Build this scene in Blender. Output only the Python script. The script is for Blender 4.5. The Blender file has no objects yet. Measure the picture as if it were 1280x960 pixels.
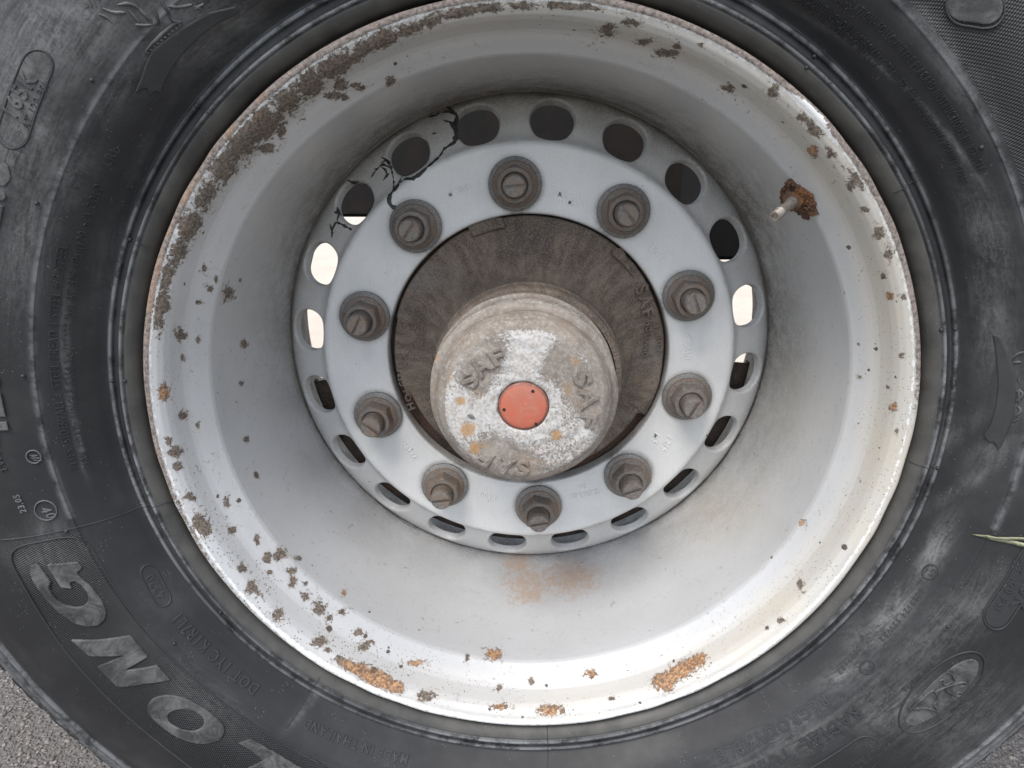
import bpy, bmesh, math, random
import numpy as np
from math import sin, cos, pi, radians as rad
from mathutils import Matrix, Vector

random.seed(7); np.random.seed(7)
sc = bpy.context.scene
COL = sc.collection
AXLE = 0.535            # height of the wheel centre over the ground (m)

# ------------------------------------------------------------------ camera
F_PX, CX, CY, CZ, PIT, YAW = 909.47, 1.146, -526.99, 208.57, -0.32664, -0.02409
cam_d = bpy.data.cameras.new('camera'); cam = bpy.data.objects.new('camera', cam_d); COL.objects.link(cam)
cam_d.sensor_width = 36; cam_d.lens = F_PX / 1280 * 36; cam_d.clip_start = 0.02; cam_d.clip_end = 2000
_c, _s = cos(PIT), sin(PIT); _A = np.array([[1, 0, 0], [0, _c, -_s], [0, _s, _c]])
_c, _s = cos(YAW), sin(YAW); _B = np.array([[_c, _s, 0], [-_s, _c, 0], [0, 0, 1]])
CR = _B @ _A                                   # columns: right, forward, up
mw = Matrix(((CR[0, 0], CR[0, 2], -CR[0, 1], CX / 1000), (CR[1, 0], CR[1, 2], -CR[1, 1], CY / 1000),
             (CR[2, 0], CR[2, 2], -CR[2, 1], CZ / 1000 + AXLE), (0, 0, 0, 1)))
cam.matrix_world = mw
sc.camera = cam

# ------------------------------------------------------------------ light
SUN_EL, SUN_AZ = 57, 206       # veiled sun in front of the wheel, a little to the left
w = bpy.data.worlds.new('World'); sc.world = w; w.use_nodes = True
nt = w.node_tree; nt.nodes.clear()
sky = nt.nodes.new('ShaderNodeTexSky'); sky.sky_type = 'NISHITA'; sky.sun_disc = False
sky.sun_elevation = rad(SUN_EL); sky.sun_rotation = rad(SUN_AZ); sky.dust_density = 1.2; sky.air_density = 1.0; sky.ozone_density = 1.6
bg = nt.nodes.new('ShaderNodeBackground'); bg.inputs['Strength'].default_value = 0.15
wo = nt.nodes.new('ShaderNodeOutputWorld')
tc = nt.nodes.new('ShaderNodeTexCoord'); no = nt.nodes.new('ShaderNodeTexNoise'); no.inputs['Scale'].default_value = 2.2; no.inputs['Detail'].default_value = 6
cr = nt.nodes.new('ShaderNodeValToRGB'); cr.color_ramp.elements[0].position = 0.36; cr.color_ramp.elements[1].position = 0.62
mx = nt.nodes.new('ShaderNodeMix'); mx.data_type = 'RGBA'
mx.inputs[7].default_value = (6.1, 5.7, 5.2, 1)          # bright thin cloud
sm = nt.nodes.new('ShaderNodeMath'); sm.operation = 'MULTIPLY'; sm.inputs[1].default_value = 0.62
nt.links.new(tc.outputs['Generated'], no.inputs['Vector']); nt.links.new(no.outputs['Fac'], cr.inputs['Fac'])
nt.links.new(cr.outputs['Color'], sm.inputs[0]); nt.links.new(sm.outputs[0], mx.inputs[0])
nt.links.new(sky.outputs['Color'], mx.inputs[6]); nt.links.new(mx.outputs[2], bg.inputs['Color']); nt.links.new(bg.outputs[0], wo.inputs[0])
sl = bpy.data.lights.new('sun', 'SUN'); so = bpy.data.objects.new('sun', sl); COL.objects.link(so)
sl.energy = 1.3; sl.angle = rad(24); sl.color = (1, 0.95, 0.89)
_az, _el = rad(SUN_AZ), rad(SUN_EL)
so.rotation_euler = Vector((sin(_az) * cos(_el), cos(_az) * cos(_el), sin(_el))).to_track_quat('Z', 'Y').to_euler()
sc.view_settings.view_transform = 'Standard'; sc.view_settings.look = 'None'; sc.view_settings.gamma = 1
sc.view_settings.use_curve_mapping = False; sc.view_settings.exposure = 1.12

# ------------------------------------------------------------------ tagging
def tag(o, label=None, cat=None, group=None, kind=None):
    for k, v in (('label', label), ('category', cat), ('group', group), ('kind', kind)):
        if v: o[k] = v
    return o

def link(name, me, mat=None, parent=None, smooth=True, loc=None):
    o = bpy.data.objects.new(name, me); COL.objects.link(o)
    if mat is not None and not me.materials: me.materials.append(mat)
    if parent is not None: o.parent = parent
    if loc is not None: o.location = loc
    if smooth and len(me.polygons):
        me.polygons.foreach_set('use_smooth', [True] * len(me.polygons))
    return o

def mesh_np(name, V, F):
    """V (n,3) in mm, F list or array of equal-length index rows"""
    me = bpy.data.meshes.new(name); V = np.asarray(V, np.float32) / 1000
    F = np.asarray(F, np.int32); n, k = F.shape
    me.vertices.add(len(V)); me.vertices.foreach_set('co', V.ravel())
    me.loops.add(n * k); me.loops.foreach_set('vertex_index', F.ravel())
    me.polygons.add(n); me.polygons.foreach_set('loop_start', np.arange(0, n * k, k, dtype=np.int32))
    me.update(calc_edges=True); me.validate(); return me

def mesh_py(name, V, F):
    me = bpy.data.meshes.new(name); me.from_pydata([tuple(np.asarray(v, float) / 1000) for v in V], [], F); me.update(); return me

def attr(me, name, vals):
    a = me.attributes.new(name, 'FLOAT', 'POINT'); a.data.foreach_set('value', np.asarray(vals, np.float32))

# ------------------------------------------------------------------ node helper
class Mat:
    def __init__(s, name):
        s.m = bpy.data.materials.new(name); s.m.use_nodes = True; s.t = s.m.node_tree; s.t.nodes.clear()
        s.out = s.n('OutputMaterial'); s.b = s.n('BsdfPrincipled'); s.t.links.new(s.b.outputs[0], s.out.inputs[0])
        s.obj = s.n('TexCoord').outputs['Object']
    def n(s, k, **kw):
        x = s.t.nodes.new('ShaderNode' + k)
        for a, v in kw.items(): setattr(x, a, v)
        return x
    def put(s, inp, v):
        if isinstance(v, bpy.types.NodeSocket): s.t.links.new(v, inp)
        elif isinstance(v, tuple) and len(v) == 3 and inp.type == 'RGBA': inp.default_value = (*v, 1)
        else: inp.default_value = v
    def math(s, op, a, b=0.0, c=0.0, clamp=False):
        x = s.n('Math', operation=op, use_clamp=clamp); s.put(x.inputs[0], a); s.put(x.inputs[1], b); s.put(x.inputs[2], c); return x.outputs[0]
    def noise(s, scale, detail=4, rough=0.55, vec=None, dist=0.0):
        x = s.n('TexNoise'); s.put(x.inputs['Vector'], vec if vec is not None else s.obj); s.put(x.inputs['Scale'], scale)
        x.inputs['Detail'].default_value = detail; x.inputs['Roughness'].default_value = rough; x.inputs['Distortion'].default_value = dist
        return x.outputs[0]
    def voro(s, scale, feature='F1', out='Distance', vec=None):
        x = s.n('TexVoronoi', feature=feature); s.put(x.inputs['Vector'], vec if vec is not None else s.obj); s.put(x.inputs['Scale'], scale); return x.outputs[out]
    def ramp(s, v, lo, hi, a=0.0, b=1.0):
        x = s.n('MapRange', interpolation_type='SMOOTHSTEP'); s.put(x.inputs[0], v)
        for i, q in zip((1, 2, 3, 4), (lo, hi, a, b)): s.put(x.inputs[i], q)
        return x.outputs[0]
    def mix(s, f, a, b, mode='MIX'):
        x = s.n('Mix', data_type='RGBA', blend_type=mode); s.put(x.inputs[0], f); s.put(x.inputs[6], a); s.put(x.inputs[7], b); return x.outputs[2]
    def at(s, name): return s.n('Attribute', attribute_name=name).outputs['Fac']
    def scaled(s, v):
        x = s.n('Mapping'); s.put(x.inputs[0], s.obj); x.inputs['Scale'].default_value = v; return x.outputs[0]
    def theta(s):
        x = s.n('SeparateXYZ'); s.put(x.inputs[0], s.obj); return s.math('ARCTAN2', x.outputs[0], x.outputs[2]), x
    def bump(s, h, dist, strength=1.0, prev=None):
        x = s.n('Bump'); s.put(x.inputs['Height'], h); x.inputs['Distance'].default_value = dist; s.put(x.inputs['Strength'], strength)
        if prev is not None: s.put(x.inputs['Normal'], prev)
        return x.outputs[0]
    def fin(s, col=None, rough=None, metal=None, normal=None, **kw):
        for k, v in (('Base Color', col), ('Roughness', rough), ('Metallic', metal), ('Normal', normal)):
            if v is not None: s.put(s.b.inputs[k], v)
        for k, v in kw.items(): s.put(s.b.inputs[k.replace('_', ' ')], v)
        return s.m

# ------------------------------------------------------------------ surfaces of revolution
class Surf:
    """profile points (R, depth) in mm, ordered so that the visible side has normal (dd, -dR)"""
    def __init__(s, P, off=(0, 0), spline=False, step=None):
        P = np.array(P, float)
        if spline:
            Q = []
            E_ = np.vstack([2 * P[0] - P[1], P, 2 * P[-1] - P[-2]])
            for i in range(1, len(E_) - 2):
                p0, p1, p2, p3 = E_[i - 1:i + 3]
                for t in np.linspace(0, 1, 9)[:-1]:
                    Q.append(.5 * (2 * p1 + (p2 - p0) * t + (2 * p0 - 5 * p1 + 4 * p2 - p3) * t * t + (3 * p1 - p0 - 3 * p2 + p3) * t ** 3))
            Q.append(P[-1]); P = np.array(Q)
        s.P = P; s.off = off
        s.s = np.concatenate([[0], np.cumsum(np.hypot(*np.diff(P, axis=0).T))])
        t = np.gradient(P, s.s, axis=0); t /= np.hypot(t[:, 0], t[:, 1])[:, None]
        s.N = np.stack([t[:, 1], -t[:, 0]], 1)
    def pos(s, th, sv, wv=0):
        th, sv = np.asarray(th, float), np.asarray(sv, float)
        R = np.interp(sv, s.s, s.P[:, 0]) + wv * np.interp(sv, s.s, s.N[:, 0])
        d = np.interp(sv, s.s, s.P[:, 1]) + wv * np.interp(sv, s.s, s.N[:, 1])
        return np.stack([R * np.sin(th) + s.off[0], d, R * np.cos(th) + s.off[1]], -1)
    def R(s, sv): return np.interp(sv, s.s, s.P[:, 0])
    def hit(s, px):
        """photograph pixels -> (theta, s) where the line of sight meets this surface"""
        px = np.atleast_2d(np.array(px, float)); out = []
        D = np.stack([(px[:, 0] - 640) / F_PX, np.ones(len(px)), -(px[:, 1] - 480) / F_PX], 1) @ CR.T
        o = np.array([CX - s.off[0], CY, CZ - s.off[1]])
        r1, d1 = s.P[:-1].T; r2, d2 = s.P[1:].T
        for d in D:
            # parameter k along each segment: cone quadratic solved in t (distance along the ray)
            best = None
            dd = d2 - d1; m = np.where(abs(dd) < 1e-6, 0, (r2 - r1) / np.where(abs(dd) < 1e-6, 1, dd))
            # cone: R = r1 + m (y-d1)
            y0 = o[1] - d1
            A = d[0] ** 2 + d[2] ** 2 - m ** 2 * d[1] ** 2
            B = 2 * (o[0] * d[0] + o[2] * d[2] - m * d[1] * (r1 + m * y0))
            C = o[0] ** 2 + o[2] ** 2 - (r1 + m * y0) ** 2
            disc = B * B - 4 * A * C
            with np.errstate(all='ignore'):
                q = np.sqrt(np.maximum(disc, 0))
                for t in ((-B - q) / (2 * A), (-B + q) / (2 * A)):
                    y = o[1] + t * d[1]; k = (y - d1) / dd
                    ok = (disc >= 0) & (k >= -1e-4) & (k <= 1.0001) & (t > 0) & (abs(dd) > 1e-6) & (r1 + m * (y - d1) > 0)
                    for i in np.where(ok)[0]:
                        if best is None or t[i] < best[0]: best = (t[i], s.s[i] + k[i] * (s.s[i + 1] - s.s[i]))
            for i in np.where(abs(dd) <= 1e-6)[0]:
                t = (d1[i] - o[1]) / d[1]; p = o + t * d; R = math.hypot(p[0], p[2]); k = (R - r1[i]) / (r2[i] - r1[i])
                if 0 <= k <= 1 and (best is None or t < best[0]): best = (t, s.s[i] + k * (s.s[i + 1] - s.s[i]))
            if best is None: out.append((np.nan, np.nan)); continue
            p = o + best[0] * d; out.append((math.atan2(p[0], p[2]), best[1]))
        return np.array(out)
    def grid(s, name, n, svals, disp=None, th0=0.0):
        th = th0 + np.arange(n) * 2 * pi / n; T, S = np.meshgrid(th, svals, indexing='ij')
        W = disp(T, S) if disp is not None else 0
        V = s.pos(T, S, W).reshape(-1, 3); m = len(svals)
        i = np.arange(n)[:, None]; j = np.arange(m - 1)[None, :]; i2 = (i + 1) % n
        F = np.stack([i * m + j, i2 * m + j, i2 * m + j + 1, i * m + j + 1], -1).reshape(-1, 4)
        return mesh_np(name, V, F), T.ravel(), S.ravel()

def dense(s, step):
    """sample positions that keep the profile's own corners and add points in between"""
    out = [s.s[0]]
    for a, b in zip(s.s[:-1], s.s[1:]):
        k = max(1, int(math.ceil((b - a) / step))); out += list(a + (b - a) * np.arange(1, k + 1) / k)
    return np.array(out)

def wrap(a): return (a + pi) % (2 * pi) - pi

def blobs(s, T, S, L, soft=1.0):
    """L rows (x, y, rx, ry, rot_deg, strength) given in photograph pixels; soft bumps on the surface"""
    L = [tuple(l) + (0,) * (5 - len(l)) + ((1,) if len(l) < 6 else ()) for l in L]
    val = np.zeros(len(T))
    for x, y, rx, ry, rot, st in L:
        c, q = cos(rad(rot)), sin(rad(rot))
        h = s.hit([(x, y), (x + c * rx, y + q * rx), (x - q * ry, y + c * ry)])
        if np.isnan(h).any(): continue
        Rm = s.R(h[0, 1])
        M = np.array([[wrap(h[1, 0] - h[0, 0]) * Rm, wrap(h[2, 0] - h[0, 0]) * Rm], [h[1, 1] - h[0, 1], h[2, 1] - h[0, 1]]])
        if abs(np.linalg.det(M)) < 1e-3: continue
        Mi = np.linalg.inv(M); du = wrap(T - h[0, 0]) * Rm; dv = S - h[0, 1]
        e = (Mi[0, 0] * du + Mi[0, 1] * dv) ** 2 + (Mi[1, 0] * du + Mi[1, 1] * dv) ** 2
        val = np.maximum(val, st * np.exp(-0.9 * e / soft))
    return val

# ------------------------------------------------------------------ raised lettering and plates that follow a surface
def text_mesh(body, fat=0.0, bevel=0.0, shear=0.0, space=1.2):
    cu = bpy.data.curves.new('t', 'FONT'); cu.body = body; cu.size = 1; cu.resolution_u = 2; cu.extrude = 0.05
    cu.offset = fat; cu.bevel_depth = bevel; cu.bevel_resolution = 0; cu.shear = shear; cu.space_character = space
    o = bpy.data.objects.new('t', cu); COL.objects.link(o)
    dg = bpy.context.evaluated_depsgraph_get(); me = bpy.data.meshes.new_from_object(o.evaluated_get(dg))
    V = np.empty(len(me.vertices) * 3); me.vertices.foreach_get('co', V); V = V.reshape(-1, 3)
    F = [tuple(p.vertices) for p in me.polygons]
    bpy.data.objects.remove(o); bpy.data.curves.remove(cu); bpy.data.meshes.remove(me)
    return V, F

def text_on(s, body, a, b, cap, rise, mat, parent, name='raised_lettering', fat=0.004, bevel=0.016, th_s=None, shear=0, space=1.2):
    V, F = text_mesh(body, fat, bevel, shear, space)
    h = s.hit([a, b]) if th_s is None else np.array(th_s)
    if np.isnan(h).any(): print('MISS text', body, a, b); return None
    x0, x1 = V[:, 0].min(), V[:, 0].max(); k = (V[:, 0] - x0) / (x1 - x0)
    dth = wrap(h[1, 0] - h[0, 0]); ztop = V[:, 2].max()
    th = h[0, 0] + k * dth; sv = h[0, 1] + k * (h[1, 1] - h[0, 1]) + (1 if dth > 0 else -1) * V[:, 1] / 0.73 * cap
    P = s.pos(th, sv, (V[:, 2] + ztop) / (2 * ztop) * (rise + .3) - .3)
    me = mesh_py(name, P, F)
    return link(name, me, mat, parent, smooth=False)

def resample(P, step, closed=False):
    P = np.array(P, float)
    if closed: P = np.vstack([P, P[:1]])
    L = np.concatenate([[0], np.cumsum(np.hypot(*np.diff(P, axis=0).T))])
    n = max(2, int(round(L[-1] / step)) + 1); t = np.linspace(0, L[-1], n)
    Q = np.stack([np.interp(t, L, P[:, 0]), np.interp(t, L, P[:, 1])], 1)
    return Q[:-1] if closed else Q

def chaikin(P, closed=True, n=1):
    P = np.array(P, float)
    for _ in range(n):
        if closed:
            Q = np.roll(P, -1, 0); P = np.stack([.75 * P + .25 * Q, .25 * P + .75 * Q], 1).reshape(-1, 2)
        else:
            Q = P[1:]; M = np.stack([.75 * P[:-1] + .25 * Q, .25 * P[:-1] + .75 * Q], 1).reshape(-1, 2); P = np.vstack([P[:1], M, P[-1:]])
    return P

def to_uv(s, px):
    h = s.hit(px); h = h[~np.isnan(h[:, 0])]; Rm = s.R(h[:, 1].mean()); t0 = h[0, 0]
    return np.stack([wrap(h[:, 0] - t0) * Rm, h[:, 1]], 1), t0, Rm

def plates(s, name, polys, rise, mat, parent, bevel=0.8, holes=(), smooth_n=0, uv=False, dome=0.0):
    """filled raised plates outlined in photograph pixels (one mesh), with bevelled edges"""
    bm = bmesh.new()
    for pi_, poly in enumerate(polys):
        rings = [poly] + [h for k, h in holes if k == pi_]
        t0 = None; bb = []
        for ri, r in enumerate(rings):
            r = chaikin(r, True, smooth_n) if smooth_n else np.array(r, float)
            h = s.hit(r); h = h[~np.isnan(h[:, 0])]
            if len(h) < 3: print('MISS', name, r[0]); bm.free(); return None
            if t0 is None: t0 = h[0, 0]; Rm = s.R(h[:, 1].mean())
            q = np.stack([wrap(h[:, 0] - t0) * Rm, h[:, 1]], 1); pl_ = np.hypot(*(np.roll(q, -1, 0) - q).T).sum(); q = resample(q, min(3.0, pl_ / 12), True) if len(q) < 60 else q
            area = 0.5 * np.sum(q[:, 0] * np.roll(q[:, 1], -1) - np.roll(q[:, 0], -1) * q[:, 1])
            if (area < 0) != (ri > 0): q = q[::-1]
            bb.append(q)
        edges = []
        for q in bb:
            e = np.roll(q, -1, 0) - np.roll(q, 1, 0); nn = np.stack([-e[:, 1], e[:, 0]], 1); nn /= np.maximum(np.hypot(*nn.T), 1e-6)[:, None]
            bevel_ = min(bevel, pl_ / 25); qi = q + nn * bevel_                                # inwards of the plate
            lv = []
            for P_, w_ in ((q, -.4), (q, rise * .45), (q + nn * bevel_ * .4, rise * .85), (qi, rise)):
                X = s.pos(t0 + P_[:, 0] / Rm, P_[:, 1], w_)
                lv.append([bm.verts.new(x / 1000) for x in X])
            for a, b in zip(lv[:-1], lv[1:]):
                for i in range(len(a)):
                    j = (i + 1) % len(a); bm.faces.new((a[i], a[j], b[j], b[i]))
            top = lv[-1]
            for i in range(len(top)):
                ed = bm.edges.get((top[i], top[(i + 1) % len(top)]))
                edges.append(ed if ed else bm.edges.new((top[i], top[(i + 1) % len(top)])))
        bmesh.ops.triangle_fill(bm, edges=edges, use_beauty=True)
    bmesh.ops.recalc_face_normals(bm, faces=bm.faces)
    me = bpy.data.meshes.new(name); bm.to_mesh(me); bm.free()
    return link(name, me, mat, parent, smooth=False)

def ridges(s, name, lines, width, rise, mat, parent, closed=False, smooth_n=1, jit=0.0):
    """thin rounded raised lines through photograph pixels, one object per line"""
    if len(lines) > 1: return [ridges(s, name, [l], width, rise, mat, parent, closed, smooth_n, jit) for l in lines][-1]
    V, F = [], []
    for ln in lines:
        ln = chaikin(ln, closed, smooth_n) if smooth_n else np.array(ln, float)
        q, t0, Rm = to_uv(s, ln); 
        if len(q) < 2: continue
        q = resample(q, 2.5, closed); n = len(q)
        e = (np.roll(q, -1, 0) - np.roll(q, 1, 0)) if closed else np.gradient(q, axis=0)
        nn = np.stack([-e[:, 1], e[:, 0]], 1); nn /= np.maximum(np.hypot(*nn.T), 1e-6)[:, None]
        wv = width / 2 * (1 + jit * np.random.randn(n)); b0 = len(V)
        if not closed: wv[0] *= .3; wv[-1] *= .3
        prof = ((-1, -.4), (-.9, .35), (-.45, .9), (.45, .9), (.9, .35), (1, -.4))
        for k, hh in prof:
            X = s.pos(t0 + (q[:, 0] + nn[:, 0] * wv * k) / Rm, q[:, 1] + nn[:, 1] * wv * k, hh * rise if hh > 0 else -.3); V += list(X)
        for a in range(len(prof) - 1):
            for i in range(n if closed else n - 1):
                j = (i + 1) % n; F.append((b0 + a * n + i, b0 + a * n + j, b0 + (a + 1) * n + j, b0 + (a + 1) * n + i))
    me = mesh_py(name, V, F); bm = bmesh.new(); bm.from_mesh(me); bmesh.ops.recalc_face_normals(bm, faces=bm.faces); bm.to_mesh(me); bm.free()
    return link(name, me, mat, parent)

def ell(cx, cy, rx, ry, rot=0, n=28):
    a = np.arange(n) * 2 * pi / n; c, q = cos(rad(rot)), sin(rad(rot))
    return [(cx + rx * cos(t) * c - ry * sin(t) * q, cy + rx * cos(t) * q + ry * sin(t) * c) for t in a]

def pill(x0, y0, x1, y1, r, n=8):
    a = math.atan2(y1 - y0, x1 - x0); P = []
    for (x, y, b) in ((x1, y1, a - pi / 2), (x0, y0, a + pi / 2)):
        P += [(x + r * cos(b + pi * k / n), y + r * sin(b + pi * k / n)) for k in range(n + 1)]
    return P

# ------------------------------------------------------------------ materials
def rubber(name, base=(0.0160, 0.0162, 0.0170), dusty=(0.170, 0.170, 0.166), amount=0.0, hatch=False):
    M = Mat(name)
    n1 = M.noise(9, 6, .62); n2 = M.noise(70, 5, .6); n3 = M.noise(700, 2)
    dust = M.at('dust') if hatch else 0.0
    th0, s0 = M.theta(); rr0 = M.math('POWER', M.math('ADD', M.math('MULTIPLY', s0.outputs[0], s0.outputs[0]), M.math('MULTIPLY', s0.outputs[2], s0.outputs[2])), .5)
    cv = M.n('CombineXYZ'); M.put(cv.inputs[0], M.math('MULTIPLY', th0, 9.0)); M.put(cv.inputs[1], M.math('MULTIPLY', rr0, 190.0)); streak = M.noise(1.0, 8, .78, vec=cv.outputs[0], dist=1.4)
    rub = M.math('ADD', M.math('MULTIPLY', streak, .45), M.math('MULTIPLY', M.noise(420, 5, .8), .25))
    k = M.math('ADD', M.ramp(n1, .42, .8, 0.0, .18), M.math('MULTIPLY', dust, M.ramp(M.math('ADD', rub, M.math('MULTIPLY', M.noise(34, 8, .75, dist=.8), .3)), .40, .60, .05, 1.2)))
    k = M.math('ADD', k, amount)
    if amount: k = M.math('ADD', k, M.ramp(M.noise(38, 7, .75, dist=1.0), .38, .66, -.2, .5))
    k = M.math('MULTIPLY', k, M.ramp(M.noise(26, 6, .7), .25, .65, .45, 1.1), clamp=True)
    col = M.mix(k, base, dusty)
    if hatch:                       # dusty worn ring tops and the browner bead band
        col = M.mix(M.math('MULTIPLY', M.at('scuff'), M.ramp(M.noise(55, 6, .75), .36, .58)), col, (0.21, 0.215, 0.22))
        col = M.mix(M.math('MULTIPLY', M.at('bead'), M.ramp(M.noise(40, 4), .2, .7, .3, 1.0)), col, (0.078, 0.075, 0.067))
        # fine scratches along the circumference
    speck = M.math('LESS_THAN', M.voro(420), 0.13)
    col = M.mix(M.math('MULTIPLY', speck, M.math('GREATER_THAN', M.noise(60, 2), .60)), col, (0.17, 0.17, 0.165))
    nrm = M.bump(M.math('ADD', n3, M.math('MULTIPLY', n2, .6)), .00022, .55)
    if hatch:
        th, sx = M.theta()
        r = M.at('arc')
        a1 = M.math('SINE', M.math('ADD', M.math('MULTIPLY', th, 1540.0), M.math('MULTIPLY', r, 1.0)))
        a2 = M.math('SINE', M.math('ADD', M.math('MULTIPLY', th, 700.0), M.math('MULTIPLY', r, -2.6)))
        hh = M.math('MULTIPLY', M.math('ADD', a1, M.math('MULTIPLY', a2, .5)), M.ramp(M.at('hatch'), .4, .6))
        nrm = M.bump(hh, .0003, .8, nrm)
    return M.fin(col, M.ramp(n1, .3, .7, .62, .5), 0.0, nrm, Specular_IOR_Level=0.42)

# sidewall, raised print, big worn letters
m_tyre = rubber('tyre_rubber', hatch=True)
m_letter = rubber('raised_rubber', base=(0.028, 0.0284, 0.0295))
m_big = rubber('dusty_letter_rubber', base=(0.030, 0.0305, 0.031), dusty=(0.16, 0.16, 0.152), amount=.2)
m_white = rubber('chalky_raised_rubber', base=(0.10, 0.101, 0.104), dusty=(.17, .17, .17), amount=.3)

def rim_material():
    M = Mat('silver_wheel_paint')
    na = M.noise(300, 8, .78, dist=.9); nb = M.noise(75, 5, .7)
    e = M.math('ADD', M.at('rust'), M.math('MULTIPLY', M.math('SUBTRACT', na, .5), 2.5))
    e = M.math('ADD', e, M.math('MULTIPLY', M.math('SUBTRACT', nb, .5), 1.2))
    patch = M.ramp(e, .47, .53)
    # scattered stone chips
    vx = M.n('TexVoronoi'); M.put(vx.inputs['Vector'], M.obj); M.put(vx.inputs['Scale'], 95.0)
    sep = M.n('SeparateColor'); M.put(sep.inputs[0], vx.outputs['Color'])
    rad_ = M.math('MULTIPLY', M.math('POWER', sep.outputs[0], 5.0), M.math('MULTIPLY', M.at('chips'), .27))
    wob = M.math('MULTIPLY', M.math('SUBTRACT', M.noise(620, 4, .8), .5), .42)
    chip = M.math('LESS_THAN', M.math('ADD', vx.outputs['Distance'], wob), rad_)
    fine = M.math('MULTIPLY', M.math('LESS_THAN', M.voro(380), M.math('MULTIPLY', M.at('chips'), .16)), M.math('GREATER_THAN', M.noise(30, 3), .5))
    mask = M.math('MAXIMUM', patch, M.math('MAXIMUM', chip, fine))
    # paint
    paint = M.mix(M.ramp(M.noise(7, 5, .6), .35, .7), (0.54, 0.545, 0.545), (0.48, 0.484, 0.48))
    paint = M.mix(M.math('MULTIPLY', M.at('cream'), M.ramp(M.noise(18, 4), .3, .7, .5, 1.0)), paint, (0.56, 0.52, 0.44))
    grain = M.noise(1500, 2)
    paint = M.mix(M.ramp(grain, .3, .7, 0, .22), paint, (0.36, 0.355, 0.34))
    dust = M.math('MULTIPLY', M.at('grime_shade'), M.ramp(M.math('ADD', M.math('MULTIPLY', M.noise(60, 6, .7), .5), M.math('MULTIPLY', M.noise(420, 4, .8), .5)), .36, .62, .25, 1.0), clamp=True)  # dirt film mixed with shade painted into the barrel colour
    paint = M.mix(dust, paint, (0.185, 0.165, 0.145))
    st = M.math('MULTIPLY', M.math('ADD', M.noise(1.0, 6, .8, vec=M.scaled((150, 55, 150)), dist=2.2), M.noise(90, 5, .75)), .5)
    paint = M.mix(M.math('MULTIPLY', M.ramp(M.math('ADD', M.at('stain'), M.math('MULTIPLY', M.math('SUBTRACT', st, .5), 2.6)), .42, .95), .62), paint, (0.44, 0.28, 0.16))
    spl = M.math('MULTIPLY', M.math('LESS_THAN', M.voro(240), .12), M.math('GREATER_THAN', M.noise(22, 3), .56))
    paint = M.mix(M.math('MULTIPLY', spl, .7), paint, (0.62, 0.58, 0.5))
    paint = M.mix(M.math('MULTIPLY', M.ramp(e, .16, .47), .30), paint, (0.36, 0.27, 0.19))
    # exposed metal and rust
    o2 = M.math('ADD', M.at('orange'), M.math('MULTIPLY', M.math('SUBTRACT', M.noise(170, 4), .5), .9))
    dark = M.mix(M.ramp(M.noise(520, 4), .35, .65), (0.072, 0.058, 0.047), (0.20, 0.163, 0.127))
    dark = M.mix(M.ramp(M.noise(120, 6, .75), .54, .7, 0, .5), dark, (0.20, 0.105, 0.06))
    oran = M.mix(M.ramp(M.noise(420, 4), .35, .65), (0.17, 0.085, 0.045), (0.46, 0.27, 0.14))
    oran = M.mix(M.ramp(M.noise(150, 6, .8), .5, .62, 0, .75), oran, (0.12, 0.105, 0.09))
    rust = M.mix(M.ramp(o2, .35, .65), dark, oran)
    edge_dark = M.ramp(e, .47, .60, 1.0, 0.0)
    rust = M.mix(M.math('MULTIPLY', M.math('MULTIPLY', edge_dark, patch), .75), rust, (0.05, 0.04, 0.034))
    rust = M.mix(M.math('MULTIPLY', chip, .6), rust, (0.05, 0.042, 0.036))
    col = M.mix(mask, paint, rust)
    # worn outer edge of the flange
    le = M.math('ADD', M.at('lip'), M.math('MULTIPLY', M.math('SUBTRACT', M.noise(190, 6, .75), .5), 1.1))
    lm = M.ramp(le, .45, .55)
    lc = M.mix(M.ramp(M.noise(330, 5, .7), .35, .62), (0.11, 0.092, 0.08), (0.29, 0.245, 0.215))
    lc = M.mix(M.ramp(M.math('ADD', M.noise(45, 3), M.math('MULTIPLY', M.at('warm'), .2)), .64, .8, 0, .35), lc, (0.40, 0.24, 0.14))
    wh = M.at('white')
    whm = M.ramp(M.math('ADD', wh, M.math('MULTIPLY', M.math('SUBTRACT', M.noise(210, 7, .8), .5), 1.5)), .45, .55)
    col = M.mix(lm, col, lc)
    col = M.mix(whm, col, (0.74, 0.74, 0.72))
    allm = M.math('MAXIMUM', mask, lm)
    h = M.math('ADD', M.math('MULTIPLY', allm, -1.0), M.math('MULTIPLY', M.math('MULTIPLY', allm, M.noise(700, 5, .7)), .7))
    nrm = M.bump(h, .0005, .8); nrm = M.bump(M.noise(900, 3), .00006, .5, nrm)
    return M.fin(col, M.math('ADD', M.math('MULTIPLY', allm, .4), M.math('ADD', M.math('MULTIPLY', dust, .25), .46)),
                 M.math('MULTIPLY', M.math('SUBTRACT', 1.0, M.math('MAXIMUM', allm, dust)), .15), nrm)
m_rim = rim_material()

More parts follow.
